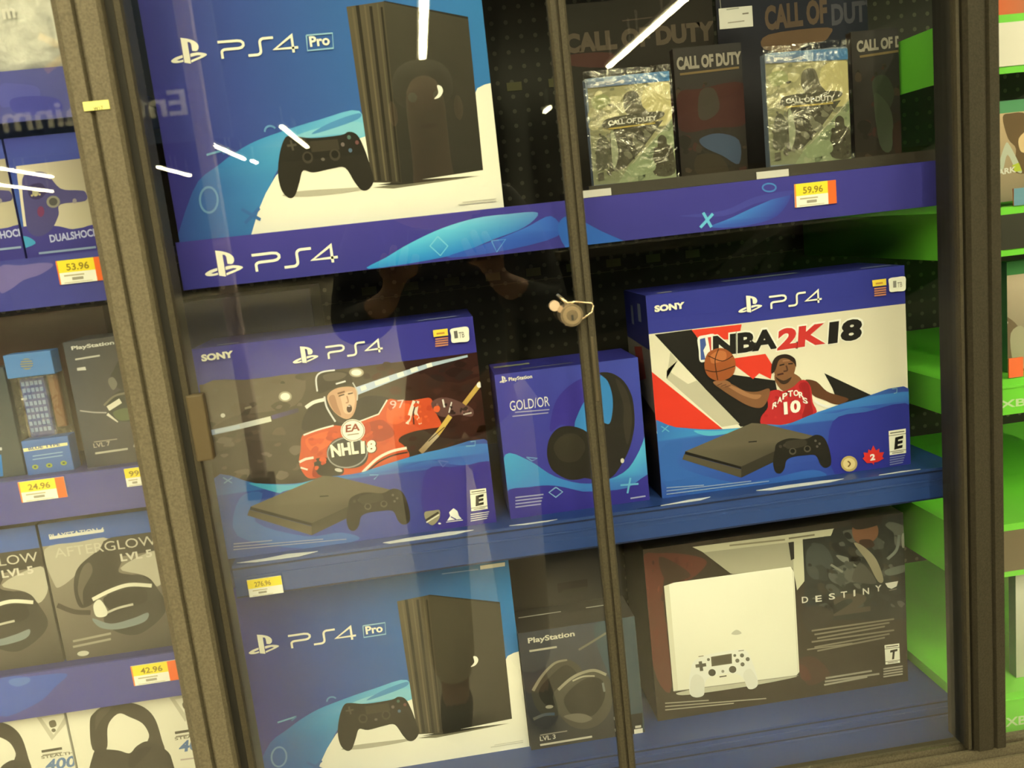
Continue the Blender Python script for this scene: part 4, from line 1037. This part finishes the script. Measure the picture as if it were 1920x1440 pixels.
# crinkled white bags on top
BAG = mat('crinkled_bag', ink((214,206,172)), .25, bump=.9, bscale=45, noise=.25, nscale=40)
for x0, x1, lab, sd in ((-.60,-.452,'crinkled pale bag at the far left of the topmost shelf',3), (-.45,-.333,'crinkled pale bag beside the grooved post on the topmost shelf',4)):
    rr = random.Random(sd); bm = bmesh.new(); nx, nz = 12, 14; F = []; B = []; z0, z1 = 1.567, 1.74; yc = .125; c = Vector(((x0+x1)/2, yc, z0))
    for j in range(nz+1):
        v = j/nz; rF, rB = [], []
        for i in range(nx+1):
            u = i/nx; th = .035*math.sin(math.pi*u)**.4*(1-.75*v)+.002; k = (rr.random()-.5)*.008
            rF.append(bm.verts.new((x0+(x1-x0)*u-c.x, -th+k, (z1-z0)*v))); rB.append(bm.verts.new((x0+(x1-x0)*u-c.x, th+k*.5, (z1-z0)*v)))
        F.append(rF); B.append(rB)
    for j in range(nz):
        for i in range(nx):
            bm.faces.new((F[j][i],F[j][i+1],F[j+1][i+1],F[j+1][i])); bm.faces.new((B[j][i+1],B[j][i],B[j+1][i],B[j+1][i+1]))
        bm.faces.new((B[j][0],F[j][0],F[j+1][0],B[j+1][0])); bm.faces.new((F[j][nx],B[j][nx],B[j+1][nx],F[j+1][nx]))
    for i in range(nx): bm.faces.new((F[nz][i],F[nz][i+1],B[nz][i+1],B[nz][i])); bm.faces.new((F[0][i+1],F[0][i],B[0][i],B[0][i+1]))
    o = bm_done('plastic_bag', bm, BAG, None, 0, c); tag(o, lab, 'bag', 'crinkled bags on the topmost shelf')
    for p in o.data.polygons: p.use_smooth = True
    if sd == 4:
        S = Sheet(o, .093, (x0,x1,z0,z1), (0,0,3)); S.pslogo((245,240,215), 110,385, 165,380, 50); S.t('m', (225,215,180), 20,110, 90,100, 60, .04); S.flush('printed_logo')

# controller cartons
def pad_box(label, x0, x1, zoom, dx):
    o = carton('controller_box', label, 'box', x0, x1, 1.3725, 1.502, .09, .09, (70,66,140), 'controller cartons'); Y = .09
    S = Sheet(o, Y, (x0,x1,1.3725,1.502), zoom)
    S.fill([(62,64,150),(70,80,165),(52,52,142),(60,100,180)], 4)
    def q(*a): return [v+dx if i%2 == 0 else v for i, v in enumerate(a)]
    S.p([(214,198,162),(160,146,116),(180,168,130),(222,208,170)], q(90,935, 470,890, 530,1270, 140,1330))
    S.s((66,60,140), q(100,1290, 300,1270, 420,1290, 560,1270, 560,1460, 100,1460)); S.s((70,150,200), q(80,1340, 150,1330, 200,1370, 100,1400))
    S.flush('printed_ground')
    S.s((78,72,128), q(125,1010, 180,970, 260,975, 340,1060, 440,1070, 480,1080, 480,1130, 340,1150, 330,1210, 290,1290, 220,1330, 160,1300, 140,1200))
    S.s((58,50,96), q(160,1050, 230,1030, 260,1080, 220,1120, 170,1110)); S.e((176,166,120), 200+dx,1085, 18,20); S.e((140,134,110), 300+dx,1135, 38,34); S.e((84,80,70), 300+dx,1135, 24,22); S.e((150,140,130), 420+dx,1130, 12,14); S.e((120,56,84), 230+dx,1190, 20,30)
    for k in range(3): S.e((200,180,120), 180+dx+k*22,1100-k*3, 6,6)
    S.flush('printed_pad')
    S.t('DUALSHOCK', (190,190,205), *q(285,1365, 560,1325), 44, .03); S.l((150,165,200), 12, q(220,1425, 540,1390)); S.flush('printed_lettering')
    return o
pad_box('blue controller carton cut off by the left picture edge', -.575, -.434, (0,0,3), -420)
pad_box('blue controller carton beside the grooved post', -.4315, -.33, (0,0,3), 0)

# keypad pack
kx0, kx1, kz0, kz1, kY = -.4795, -.4275, 1.1275, 1.2685, .09
kp = empty('keypad_pack', ((kx0+kx1)/2, kY, kz0)); tag(kp, 'blue keypad in a clear blister pack with bright blue ends', 'pack')
boxo('backing_card', kx0, kx1, kY+.022, kY+.024, kz0, kz1, imat((70,58,44)), kp)
tp = boxo('top_card', kx0, kx1, kY, kY+.022, kz1-.027, kz1, imat((66,118,190)), kp, .001)
S = Sheet(tp, kY, (kx0,kx1,kz1-.027,kz1), (0,600,4)); S.e((150,138,96), 200,330, 48,42)
for k in range(4): S.l((66,110,180), 8, [150,305+k*18, 250,298+k*18])
S.flush('printed_emblem')
bt = boxo('bottom_card', kx0, kx1, kY, kY+.022, kz0, kz0+.041, imat((52,96,176)), kp, .001)
S = Sheet(bt, kY, (kx0,kx1,kz0,kz0+.041), (0,600,4)); S.p((232,220,150), [172,965, 505,918, 508,940, 178,990]); S.t('BLUE TYPE', (60,84,150), 215,978, 450,942, 22, .03)
for k in range(2): S.l((150,180,215), 7, [245,1022+k*25, 470,990+k*25])
for x, y in ((265,1102),(370,1090),(478,1072)): S.e((160,170,60), x,y, 24,17); S.e((40,60,90), x,y, 10,7)
S.flush('printed_lettering')
kb = boxo('keypad', kx0+.006, kx0+.034, kY+.012, kY+.021, kz0+.041, kz0+.112, imat((42,62,135)), kp, .003)
for r_ in range(8):
    for c_ in range(5):
        boxo('key', kx0+.0085+c_*.0048, kx0+.0085+c_*.0048+.0034, kY+.0112, kY+.0122, kz0+.048+r_*.0078, kz0+.048+r_*.0078+.0048, imat((120,140,190)), kb)
boxo('battery_door', kx0+.037, kx0+.048, kY+.014, kY+.021, kz0+.05, kz0+.112, imat((112,70,42)), kp, .001)
bm = bmesh.new(); bm_box(bm, kx0+.001-world_loc(kp).x, kx1-.001-world_loc(kp).x, .001, .022, .041, kz1-.027-kz0); bm_done('blister', bm, WRAP, kp, .002)
# sliver of the next pack
nb = carton('keypad_pack', 'sliver of a bright blue pack at the left picture edge', 'pack', -.54, -.4835, 1.1275, 1.255, .095, .03, (46,58,60))
S = Sheet(nb, .095, (-.54,-.4835,1.1275,1.255), (0,600,4)); S.p((46,120,200), [-300,1050, 10,1010, 25,1170, -300,1230]); S.l((200,195,180), 22, [-120,985, 15,965]); S.flush('printed_card')
# grey headset pack
gx0, gx1, gz1 = -.4125, -.335, 1.2755
gh = carton('headset_box', 'grey headset carton beside the grooved post on the left', 'box', gx0, gx1, 1.1275, gz1, .09, .07, (74,72,72))
S = Sheet(gh, .09, (gx0,gx1,1.1275,gz1), (0,600,4)); S.fill([(72,72,82),(90,84,72),(78,72,62),(48,52,72)], 4)
S.s((60,58,50), [830,440, 850,380, 900,300, 1000,280, 1000,520, 900,520]); S.s((120,114,96), [815,440, 850,430, 880,480, 850,525, 815,480]); S.s((56,58,50), [800,620, 900,530, 1000,560, 1010,740, 900,760, 830,710]); S.l((120,112,90), 16, [780,640, 860,570, 960,545], True)
S.l((226,216,180), 40, [810,665, 905,605]); S.l((170,165,150), 10, [600,680, 700,692, 800,695], True); S.l((220,210,180), 22, [805,705, 885,765], True, w2=8); S.s((88,98,62), [850,690, 960,660, 980,740, 890,750])
S.flush('printed_headset')
S.t('PlayStation', (212,204,178), 540,235, 860,190, 38, .03); S.l((190,182,158), 13, [565,296, 750,266]); S.p((205,198,175), [578,360, 640,350, 648,375, 580,380])
S.l((150,142,120), 8, [705,915, 880,892]); S.t('LVL 7', (170,160,135), 705,960, 830,940, 34, .02); S.l((190,182,152), 15, [715,1000, 960,965]); S.s((160,152,130), [1000,950, 1025,905, 1040,945])
S.flush('printed_lettering')
tag(boxo('headset_box', -.56, -.40, .20, .28, 1.1275, 1.308, imat((66,22,18)), None, .001), 'dark red carton at the back of the left bay, behind the keypad pack', 'box')

# black and silver headset cartons
def glow_box(label, x0, x1, dx):
    o = carton('headset_box', label, 'box', x0, x1, .8955, 1.068, .09, .09, (84,76,62), 'headset cartons with a blue header'); S = Sheet(o, .09, (x0,x1,.8955,1.068), (0,940,2.88))
    def q(*a): return [v+dx if i%2 == 0 else v+(-dx*.14 if dx else 0) for i, v in enumerate(a)]
    S.fill([(150,138,108),(140,128,100),(66,60,48),(96,86,68)], 4)
    S.p((58,88,165), q(180,95, 860,30, 860,165, 200,248)); S.flush('printed_header')
    S.s((178,168,136), q(240,260, 420,220, 580,200, 480,320, 430,380, 330,460, 290,440)); S.p((60,54,42), q(560,215, 600,195, 860,160, 880,260, 640,300, 520,300))
    S.s((54,49,38), q(410,380, 470,310, 560,260, 660,300, 640,380, 720,400, 700,440, 560,500, 490,560, 430,570, 400,480))
    S.s((96,88,68), q(420,480, 440,370, 480,330, 500,380, 450,480, 450,560)); S.s((186,176,142), q(650,360, 860,260, 900,380, 850,460, 780,400))
    S.s((60,55,44), q(580,500, 640,430, 720,395, 800,410, 850,470, 900,560, 860,640, 740,720, 620,700, 560,640, 590,580)); S.s((46,42,32), q(560,520, 700,470, 780,470, 790,540, 660,580, 600,590))
    S.l((230,220,180), 20, q(500,530, 600,480, 700,450, 820,455), True); S.s((226,218,180), q(505,560, 540,530, 580,590, 570,620, 520,620))
    S.l((200,190,155), 12, q(580,600, 640,575, 720,555), True); S.s((128,134,120), q(500,630, 600,660, 720,630, 800,600, 780,650, 640,690, 540,680)); S.l((64,56,44), 26, q(310,560, 400,595, 490,600), True)
    S.flush('printed_headset')
    S.l((214,208,180), 16, q(268,198, 555,158)); S.t('PLAYSTATION 4', (214,208,180), *q(268,204, 565,164), 26, .02)
    S.t('AFTERGLOW', (200,190,156), *q(300,305, 850,232), 52, .0); S.t('LVL 5', (214,204,170), *q(655,325, 825,298), 42, .03)
    for k in range(2): S.l((160,150,120), 12, q(395,755+k*30, 600,712+k*30))
    S.e((205,196,160), 450+dx,820-(dx*.14 if dx else 0), 32,14, -.1); S.flush('printed_lettering')
    return o
glow_box('silver and black headset carton cut off by the left picture edge', -.62, -.4835, -640)
S = None
glow_box('silver and black headset carton with a blue header beside the grooved post', -.4805, -.345, 0)

# white headset cartons at the bottom
def white_box(label, x0, x1, dx):
    o = carton('headset_box', label, 'box', x0, x1, .625, .8325, .09, .09, (236,226,188), 'white headset cartons'); S = Sheet(o, .09, (x0,x1,.625,.8325), (0,940,2.88))
    def q(*a): return [v+dx if i%2 == 0 else v-dx*.14 for i, v in enumerate(a)]
    S.fill([(232,222,184),(236,226,188),(220,210,172),(226,216,178)], 3); S.flush('printed_ground')
    S.s((72,64,48), q(485,1190, 510,1140, 560,1105, 640,1086, 720,1090, 790,1120, 840,1180, 875,1290, 885,1340, 800,1310, 805,1260, 770,1200, 700,1165, 645,1145, 600,1180, 580,1230, 575,1340, 500,1340))
    S.s((62,55,42), q(505,1360, 560,1340, 640,1345, 700,1360, 740,1320, 800,1295, 880,1330, 930,1400, 930,1600, 500,1600)); S.s((84,76,58), q(520,1150, 560,1120, 600,1115, 540,1190, 515,1240)); S.s((50,44,34), q(700,1370, 760,1330, 820,1330, 760,1400, 700,1450)); S.flush('printed_headset')
    S.p((200,190,155), q(915,1060, 1100,1025, 1110,1060, 1000,1190)); S.p((232,222,184), q(945,1070, 1080,1045, 1010,1160)); S.s((110,100,74), q(985,1090, 1015,1080, 1025,1110, 995,1120)); S.e((110,100,74), 1010+dx,1135-dx*.14, 12,10)
    S.l((90,82,62), 14, q(945,1250, 1055,1232)); S.l((150,140,110), 7, q(950,1270, 1055,1255)); S.t('STEALTH', (120,110,84), *q(945,1290, 1120,1262), 16, .02); S.t('400', (96,120,170), *q(965,1358, 1130,1330), 62, .03, .25); S.l((190,170,150), 8, q(975,1395, 1080,1382)); S.flush('printed_lettering')
    return o
white_box('white headset carton cut off by the left picture edge', -.645, -.4965, -720)
white_box('white headset carton with a grey headset beside the grooved post', -.4935, -.345, 0)

# ------------------------------------------------------------------ right bay, green shelves
RX0, RX1 = .649, 1.15
GSH = []
for z, h, lab, insert in ((1.529,.066,'topmost green shelf with a pale insert in its lip',(238,226,190)), (1.308,.059,'green shelf with a dark insert in its lip, above the middle blue shelf',(52,50,36)), (1.096,.046,'green shelf with pale round marks on its lip',None), (.905,.072,'green shelf level with the white console carton, brown insert in its lip',(112,96,66)), (.668,.062,'lowest green shelf of the right bay',None)):
    r, lp = shelf(lab, RX0, RX1, .065, z, h, GR, GR, flange=True, group='green shelves of the right bay')
    GSH.append((r, lp, z, h))
    if insert:
        boxo('lip_insert', RX0+.003, RX1, .0635, .065, z-h+.008, z-.009, imat(insert), lp)
    else:
        boxo('lip_bead', RX0, RX1, .063, .065, z-.012, z-.009, GR, lp, .0006)
S = Sheet(GSH[2][1], .065, (RX0,RX1,1.05,1.096), (1680,400,2.88)); S.t('XBOX ONE', (196,214,150), 560,1055, 1120,985, 42, .02); S.flush('printed_lettering')
S = Sheet(GSH[4][1], .065, (RX0,RX1,.606,.668), (1680,860,2.483)); S.t('XBOX ONE', (196,214,150), 510,1250, 900,1190, 42, .02); S.flush('printed_lettering')
def green_case(label, x0, z0, art, zh=.114, w=.135, Y=.095):
    o = carton('game_case', label, 'game case', x0, x0+w, z0, z0+zh, Y, .015, (70,120,70), 'game cases on the green shelves', .001)
    S = Sheet(o, Y, (x0,x0+w,z0,z0+zh), (1860,0,2.0)); art(S, x0, z0); return o
def band(S, c, v0, v1, u0=0, u1=1):
    x0, x1, z0, z1 = S.rect; S.poly_m([(x0+(x1-x0)*u, z1-(z1-z0)*v) for u, v in ((u0,v0),(u1,v0),(u1,v1),(u0,v1))], [ink(c)]*4)
def ark(S, x0, z0):
    S.fill([(214,180,128),(206,176,120),(120,106,72),(150,134,100)], 3); band(S, (92,150,96), 0, .12); S.flush('printed_cover')
    S.s((112,88,56), [40,440, 70,425, 130,430, 180,520, 140,640, 80,640, 90,560, 60,520]); S.s((226,190,130), [100,520, 140,490, 150,560, 110,570]); S.flush('printed_figure')
    S.s((196,196,160), [20,640, 48,545, 66,545, 112,640, 90,640, 58,580, 40,640]); S.p((190,200,60), [75,620, 100,610, 112,640, 85,645]); S.t('ARK', (232,224,190), 20,658, 90,645, 22, .03); S.flush('printed_title')
green_case('game case with a tan cover and a large letter A on the second green shelf', .7145, 1.3135, ark, .121)
gt = boxo('price_tag', .716, .775, .0625, .0645, 1.3085, 1.329, imat((245,120,60)), GSH[1][1]); gt['label'] = 'orange ticket with a blue square'
S = Sheet(gt, .0625, (.716,.775,1.3085,1.329)); band(S, (110,150,175), 0, 1, 0, .42); S.flush('printed_square')
def beige(S, x0, z0):
    S.fill([(206,182,140),(214,190,150),(120,112,84),(96,92,70)], 3); band(S, (70,130,66), 0, .12); S.flush('printed_cover')
    S.s((120,100,70), [30,1200, 60,1190, 110,1250, 120,1400, 40,1400, 30,1300]); S.s((226,210,176), [20,1195, 40,1190, 60,1210, 40,1225]); S.s((170,160,120), [70,1250, 120,1230, 120,1380, 80,1360]); S.flush('printed_figure')
green_case('game case with a beige cover on the green shelf with round marks', .7290, 1.0965, beige, .142)
gt = boxo('price_tag', .708, .727, .0625, .0645, 1.0975, 1.122, imat((245,112,55)), GSH[2][1]); gt['label'] = 'bright orange ticket'
def pale(S, x0, z0): S.fill([(206,204,170),(214,210,176),(180,180,140),(170,172,132)], 3); S.flush('printed_cover')
green_case('game case with a pale cover on the lowest green shelf', .7375, .6685, pale, .160)
def topc(S, x0, z0): S.fill([(240,120,70),(150,140,110),(130,124,96),(236,110,60)], 3); S.flush('printed_cover')
green_case('orange-edged game case on the topmost green shelf', .7080, 1.5295, topc, .150)
# ------------------------------------------------------------------ showcase lock
L0 = at(1066,588,-.006); NI = mat('nickel', (.62,.50,.36), .25, metal=.9); NID = mat('worn_nickel', (.36,.28,.19), .4, metal=.8)
lock = empty('showcase_lock', (L0.x, -.006, L0.z)); tag(lock, 'small round nickel showcase lock clipped to the glass door edge', 'lock')
def disc(name, r, y0, y1, m, cx=0, cz=0, n=24, bev=.0006):
    bm = bmesh.new(); bmesh.ops.create_cone(bm, cap_ends=True, segments=n, radius1=r, radius2=r, depth=abs(y1-y0), matrix=Matrix.Translation((cx,(y0+y1)/2,cz)) @ Matrix.Rotation(math.pi/2, 4, 'X'))
    bmesh.ops.bevel(bm, geom=[e for e in bm.edges if len(e.link_faces) == 2 and any(len(f.verts) > 4 for f in e.link_faces)], offset=bev, segments=2, affect='EDGES')
    return bm_done(name, bm, m, lock)
disc('lock_barrel', .0122, -.022, .004, NI); disc('lock_face', .0098, -.0232, -.0215, NID)
bm = bmesh.new(); bm_box(bm, -.0012,.0012, -.0238,-.023, -.005,.001); o = bm_done('keyway', bm, mat('keyway_black', (.02,.018,.014), .6), lock)
o = disc('key_ring', .0062, -.0236, -.0230, NI); 
bm = bmesh.new(); bm_box(bm, -.0034,.0034, -.0242,-.0236, .0005,.0022); bm_done('face_mark', bm, NI, lock)
disc('end_knob', .0058, .004, .012, mat('pale_plastic', (.50,.38,.30), .5), -.0135, .0095)
tube('strap', [(L0.x-.006,-.014,L0.z-.011),(L0.x+.004,-.014,L0.z-.0115),(L0.x+.024,-.0135,L0.z-.001),(L0.x+.027,-.013,L0.z+.006),(L0.x+.025,-.012,L0.z+.009),(L0.x+.008,-.012,L0.z+.0125),(L0.x-.004,-.012,L0.z+.0125)], .0011, NI, lock, 8)
tube('cam_pin', [(L0.x-.001,-.008,L0.z+.012),(L0.x-.009,.002,L0.z+.021)], .0019, NI, lock, 8)

# ------------------------------------------------------------------ what stands behind the camera and shows in the glass
pole = tag(boxo('store_pole', -1.09, -1.01, -4.04, -3.96, 0, 5.2, mat('pole_paint', (.62,.52,.56), .6), None, .01), 'pale square store pole mirrored in the left glass door', 'pole')
boxo('pole_base', -1.12, -.98, -4.07, -3.93, 0, .12, mat('pole_base_rubber', (.05,.05,.05), .6), pole, .005)
sg = empty('hanging_sign', (-2.9, -7.0, 2.35)); tag(sg, 'blue hanging store sign reading Entertainment, mirrored in the left glass', 'sign')
SIGNB = mat('sign_blue', (.012,.03,.09), .5)
bd = boxo('sign_board', -4.25, -1.45, -7.02, -6.98, 2.35, 3.55, SIGNB, sg)
for x in (-3.9, -1.8): boxo('sign_cable', x-.008, x+.008, -7.008, -6.992, 3.55, 5.2, HOUSE, sg)
def sign_text(s, xr, xl, z, h, m):
    bm = bmesh.new(); b = world_loc(bd)
    for t in text_tris(s, .02):
        vv = [bm.verts.new((xr+(xl-xr)*u-b.x, -6.978-b.y, z+h*v-b.z)) for u, v in t]
        if (vv[1].co-vv[0].co).cross(vv[2].co-vv[0].co).y < 0: vv = vv[::-1]
        bm.faces.new(vv)
    return bm_done('lettering', bm, m, bd)
sign_text('Entertainment', -1.78, -3.75, 2.56, .21, mat('sign_white', (.75,.75,.75), .5))
for k in range(6):
    a = math.radians(90+60*k); bm = bmesh.new()
    bmesh.ops.create_cube(bm, size=1, matrix=Matrix.Translation((-2.62+.19*math.cos(a)+2.85, .024, .80+.19*math.sin(a))) @ Matrix.Rotation(-a, 4, 'Y') @ Matrix.Diagonal((.17,.008,.055,1)))
    bm_done('spark_ray', bm, mat('spark_yellow', (.80,.42,.03), .5), bd, .003)
gd = empty('added_gondola', (3.2, -2.5, 0)); tag(gd, 'dark brown store shelving, added to darken the reflections behind the games', 'shelving')  # shelving added to block the bright floor from the right-hand reflections
GDM = mat('gondola_brown', (.05,.042,.03), .7)
boxo('back_panel', .28, 6.2, -2.79, -2.75, 0, 1.5, GDM, gd)
for z in (.12,.5,.85,1.2): boxo('gondola_shelf', .28, 6.2, -2.75, -2.32, z, z+.035, GDM, gd)
for x in (.28, 3.3, 6.16): boxo('upright', x, x+.04, -2.79, -2.32, 0, 1.52, GDM, gd)

# the person taking the picture
def skinned(name, verts, edges, radii, m, parent, root=0, sub=2):
    me = bpy.data.meshes.new(name); me.from_pydata(verts, edges, [])
    o = bpy.data.objects.new(name, me); COL.objects.link(o)
    md = o.modifiers.new('skin', 'SKIN'); md.use_smooth_shade = True; md.branch_smoothing = .6
    for i, r in enumerate(radii):
        sv = me.skin_vertices[0].data[i]; sv.radius = r if isinstance(r, tuple) else (r, r); sv.use_root = (i == root)
    o.modifiers.new('sub', 'SUBSURF').levels = sub
    dg = bpy.context.evaluated_depsgraph_get(); dg.update()
    m2 = bpy.data.meshes.new_from_object(o.evaluated_get(dg)); m2.name = name
    bpy.data.objects.remove(o); bpy.data.meshes.remove(me)
    ob = link(name, m2, None, parent); m2.materials.clear(); m2.materials.append(m)
    for p in m2.polygons: p.use_smooth = True
    return ob
PX, PY = .06, -1.36
SKIN = mat('skin', (.42,.22,.14), .5); CLOTH = mat('dark_jacket', (.018,.018,.022), .8, noise=.3, nscale=60); JEANS = mat('tan_trousers', (.72,.65,.53), .85)
per = empty('person', (PX, PY, 0)); tag(per, 'person in dark jacket and tan trousers holding up a phone, mirrored in the glass', 'person')
V = []; Ed = []; Rd = []
def add(p, r, prev=None):
    V.append((p[0]-PX, p[1]-PY, p[2])); Rd.append(r)
    if prev is not None: Ed.append((prev, len(V)-1))
    return len(V)-1
pel = add((PX,PY,.94), (.14,.10)); wst = add((PX,PY,1.10), (.13,.095), pel); chs = add((PX,PY,1.32), (.15,.105), wst); nb_ = add((PX,PY+.01,1.46), .065, chs); nk = add((PX,PY+.02,1.53), .052, nb_)
jaw = add((PX,PY+.035,1.60), (.062,.070), nk); hd_ = add((PX,PY+.03,1.68), (.078,.092), jaw); tp_ = add((PX,PY+.02,1.755), (.055,.065), hd_)
nose = add((PX,PY+.125,1.645), .014, hd_)
HANDS = {}
for sd, hx, hz in ((-1,-.052,1.262),(1,.142,1.275)):
    sh_ = add((PX+sd*.17,PY,1.42), .062, chs); el = add((PX+sd*.25,PY+.10,1.14), .044, sh_); wr = add((hx+sd*.03,-1.02,hz-.045), .028, el)
    pm = add((hx+sd*.008,-.985,hz), (.036,.020), wr)
    for k, (dx, dz, L) in enumerate(((-.028,.020,.055),(-.010,.030,.062),(.010,.028,.058),(.028,.018,.046))):
        f1 = add((hx+dx*1.1,-.962,hz+dz), .0095, pm); f2 = add((hx+dx*1.2-sd*.006,-.940,hz+dz+L*.35), .009, f1); f3 = add((hx+dx*1.15-sd*.014,-.944,hz+dz+L*.75), .008, f2)
    t1 = add((hx-sd*.035,-.992,hz+.012), .011, pm); t2 = add((hx-sd*.040,-.985,hz+.045), .010, t1); t3 = add((hx-sd*.030,-.975,hz+.065), .009, t2)
    lg = add((PX+sd*.095,PY,.86), .092, pel); kn = add((PX+sd*.105,PY+.015,.50), .06, lg); an = add((PX+sd*.11,PY-.01,.09), .042, kn); ft = add((PX+sd*.12,PY+.13,.04), .036, an)
body = skinned('body', V, Ed, Rd, SKIN, per)
def sub_skin(name, rows, m, root=0):
    v = [(p[0]-PX, p[1]-PY, p[2]) for p, r, e in rows]; e = [(q, i) for i, (p, r, q) in enumerate(rows) if q is not None]
    return skinned(name, v, e, [r for p, r, q in rows], m, per, root)
rows = [((PX,PY,.90),(.175,.13),None), ((PX,PY,1.12),(.165,.125),0), ((PX,PY,1.33),(.18,.135),1), ((PX,PY,1.455),.085,2), ((PX,PY+.01,1.50),.072,3)]
for sd, hx, hz in ((-1,-.052,1.262),(1,.142,1.275)):
    i = len(rows); rows += [((PX+sd*.17,PY,1.42),.082,2), ((PX+sd*.25,PY+.10,1.14),.062,i), ((hx+sd*.045,-1.06,hz-.075),.043,i+1)]
sub_skin('jacket', rows, CLOTH)
rows = [((PX,PY,.95),(.165,.125),None)]
for sd in (-1,1):
    i = len(rows); rows += [((PX+sd*.095,PY,.84),.110,0), ((PX+sd*.105,PY+.015,.50),.082,i), ((PX+sd*.11,PY-.01,.10),.066,i+1)]
sub_skin('trousers', rows, JEANS)
for sd in (-1,1):
    sub_skin('shoe', [((PX+sd*.11,PY-.04,.055),.05,None), ((PX+sd*.115,PY+.06,.05),.05,0), ((PX+sd*.122,PY+.16,.042),.040,1)], mat('shoe_black', (.03,.03,.03), .6))
sub_skin('hair', [((PX,PY-.03,1.66),(.080,.075),None), ((PX,PY-.012,1.73),(.088,.088),0), ((PX,PY+.015,1.775),(.066,.070),1)], mat('dark_hair', (.03,.022,.016), .7))
for sd in (-1,1):
    bm = bmesh.new(); bmesh.ops.create_uvsphere(bm, u_segments=12, v_segments=8, radius=.011, matrix=Matrix.Translation((sd*.030,.118,1.675))); bm_done('eye', bm, mat('eye_white', (.6,.58,.55), .3), per)
    bm = bmesh.new(); bmesh.ops.create_uvsphere(bm, u_segments=10, v_segments=8, radius=.026, matrix=Matrix.Translation((sd*.082,.02,1.655)) @ Matrix.Diagonal((.45,.8,1.15,1))); bm_done('ear', bm, SKIN, per)
bm = bmesh.new(); bmesh.ops.create_uvsphere(bm, u_segments=12, v_segments=8, radius=.022, matrix=Matrix.Translation((0,.104,1.608)) @ Matrix.Diagonal((1,.4,.3,1))); bm_done('mouth', bm, mat('lips', (.34,.12,.09), .5), per)
bm = bmesh.new(); bm_box(bm, -.020, .120, -.056, .014, .004, .012)
ph = tag(bm_done('phone', bm, mat('phone_black', (.02,.02,.022), .3), None, .003), 'black phone held sideways in both hands, mirrored in the glass', 'phone')
ph.matrix_world = M
bm = bmesh.new(); bmesh.ops.create_cone(bm, cap_ends=True, segments=16, radius1=.005, radius2=.005, depth=.0012, matrix=Matrix.Translation((0,0,.0035))); bm_done('lens', bm, mat('lens_glass', (.01,.01,.015), .1), ph)
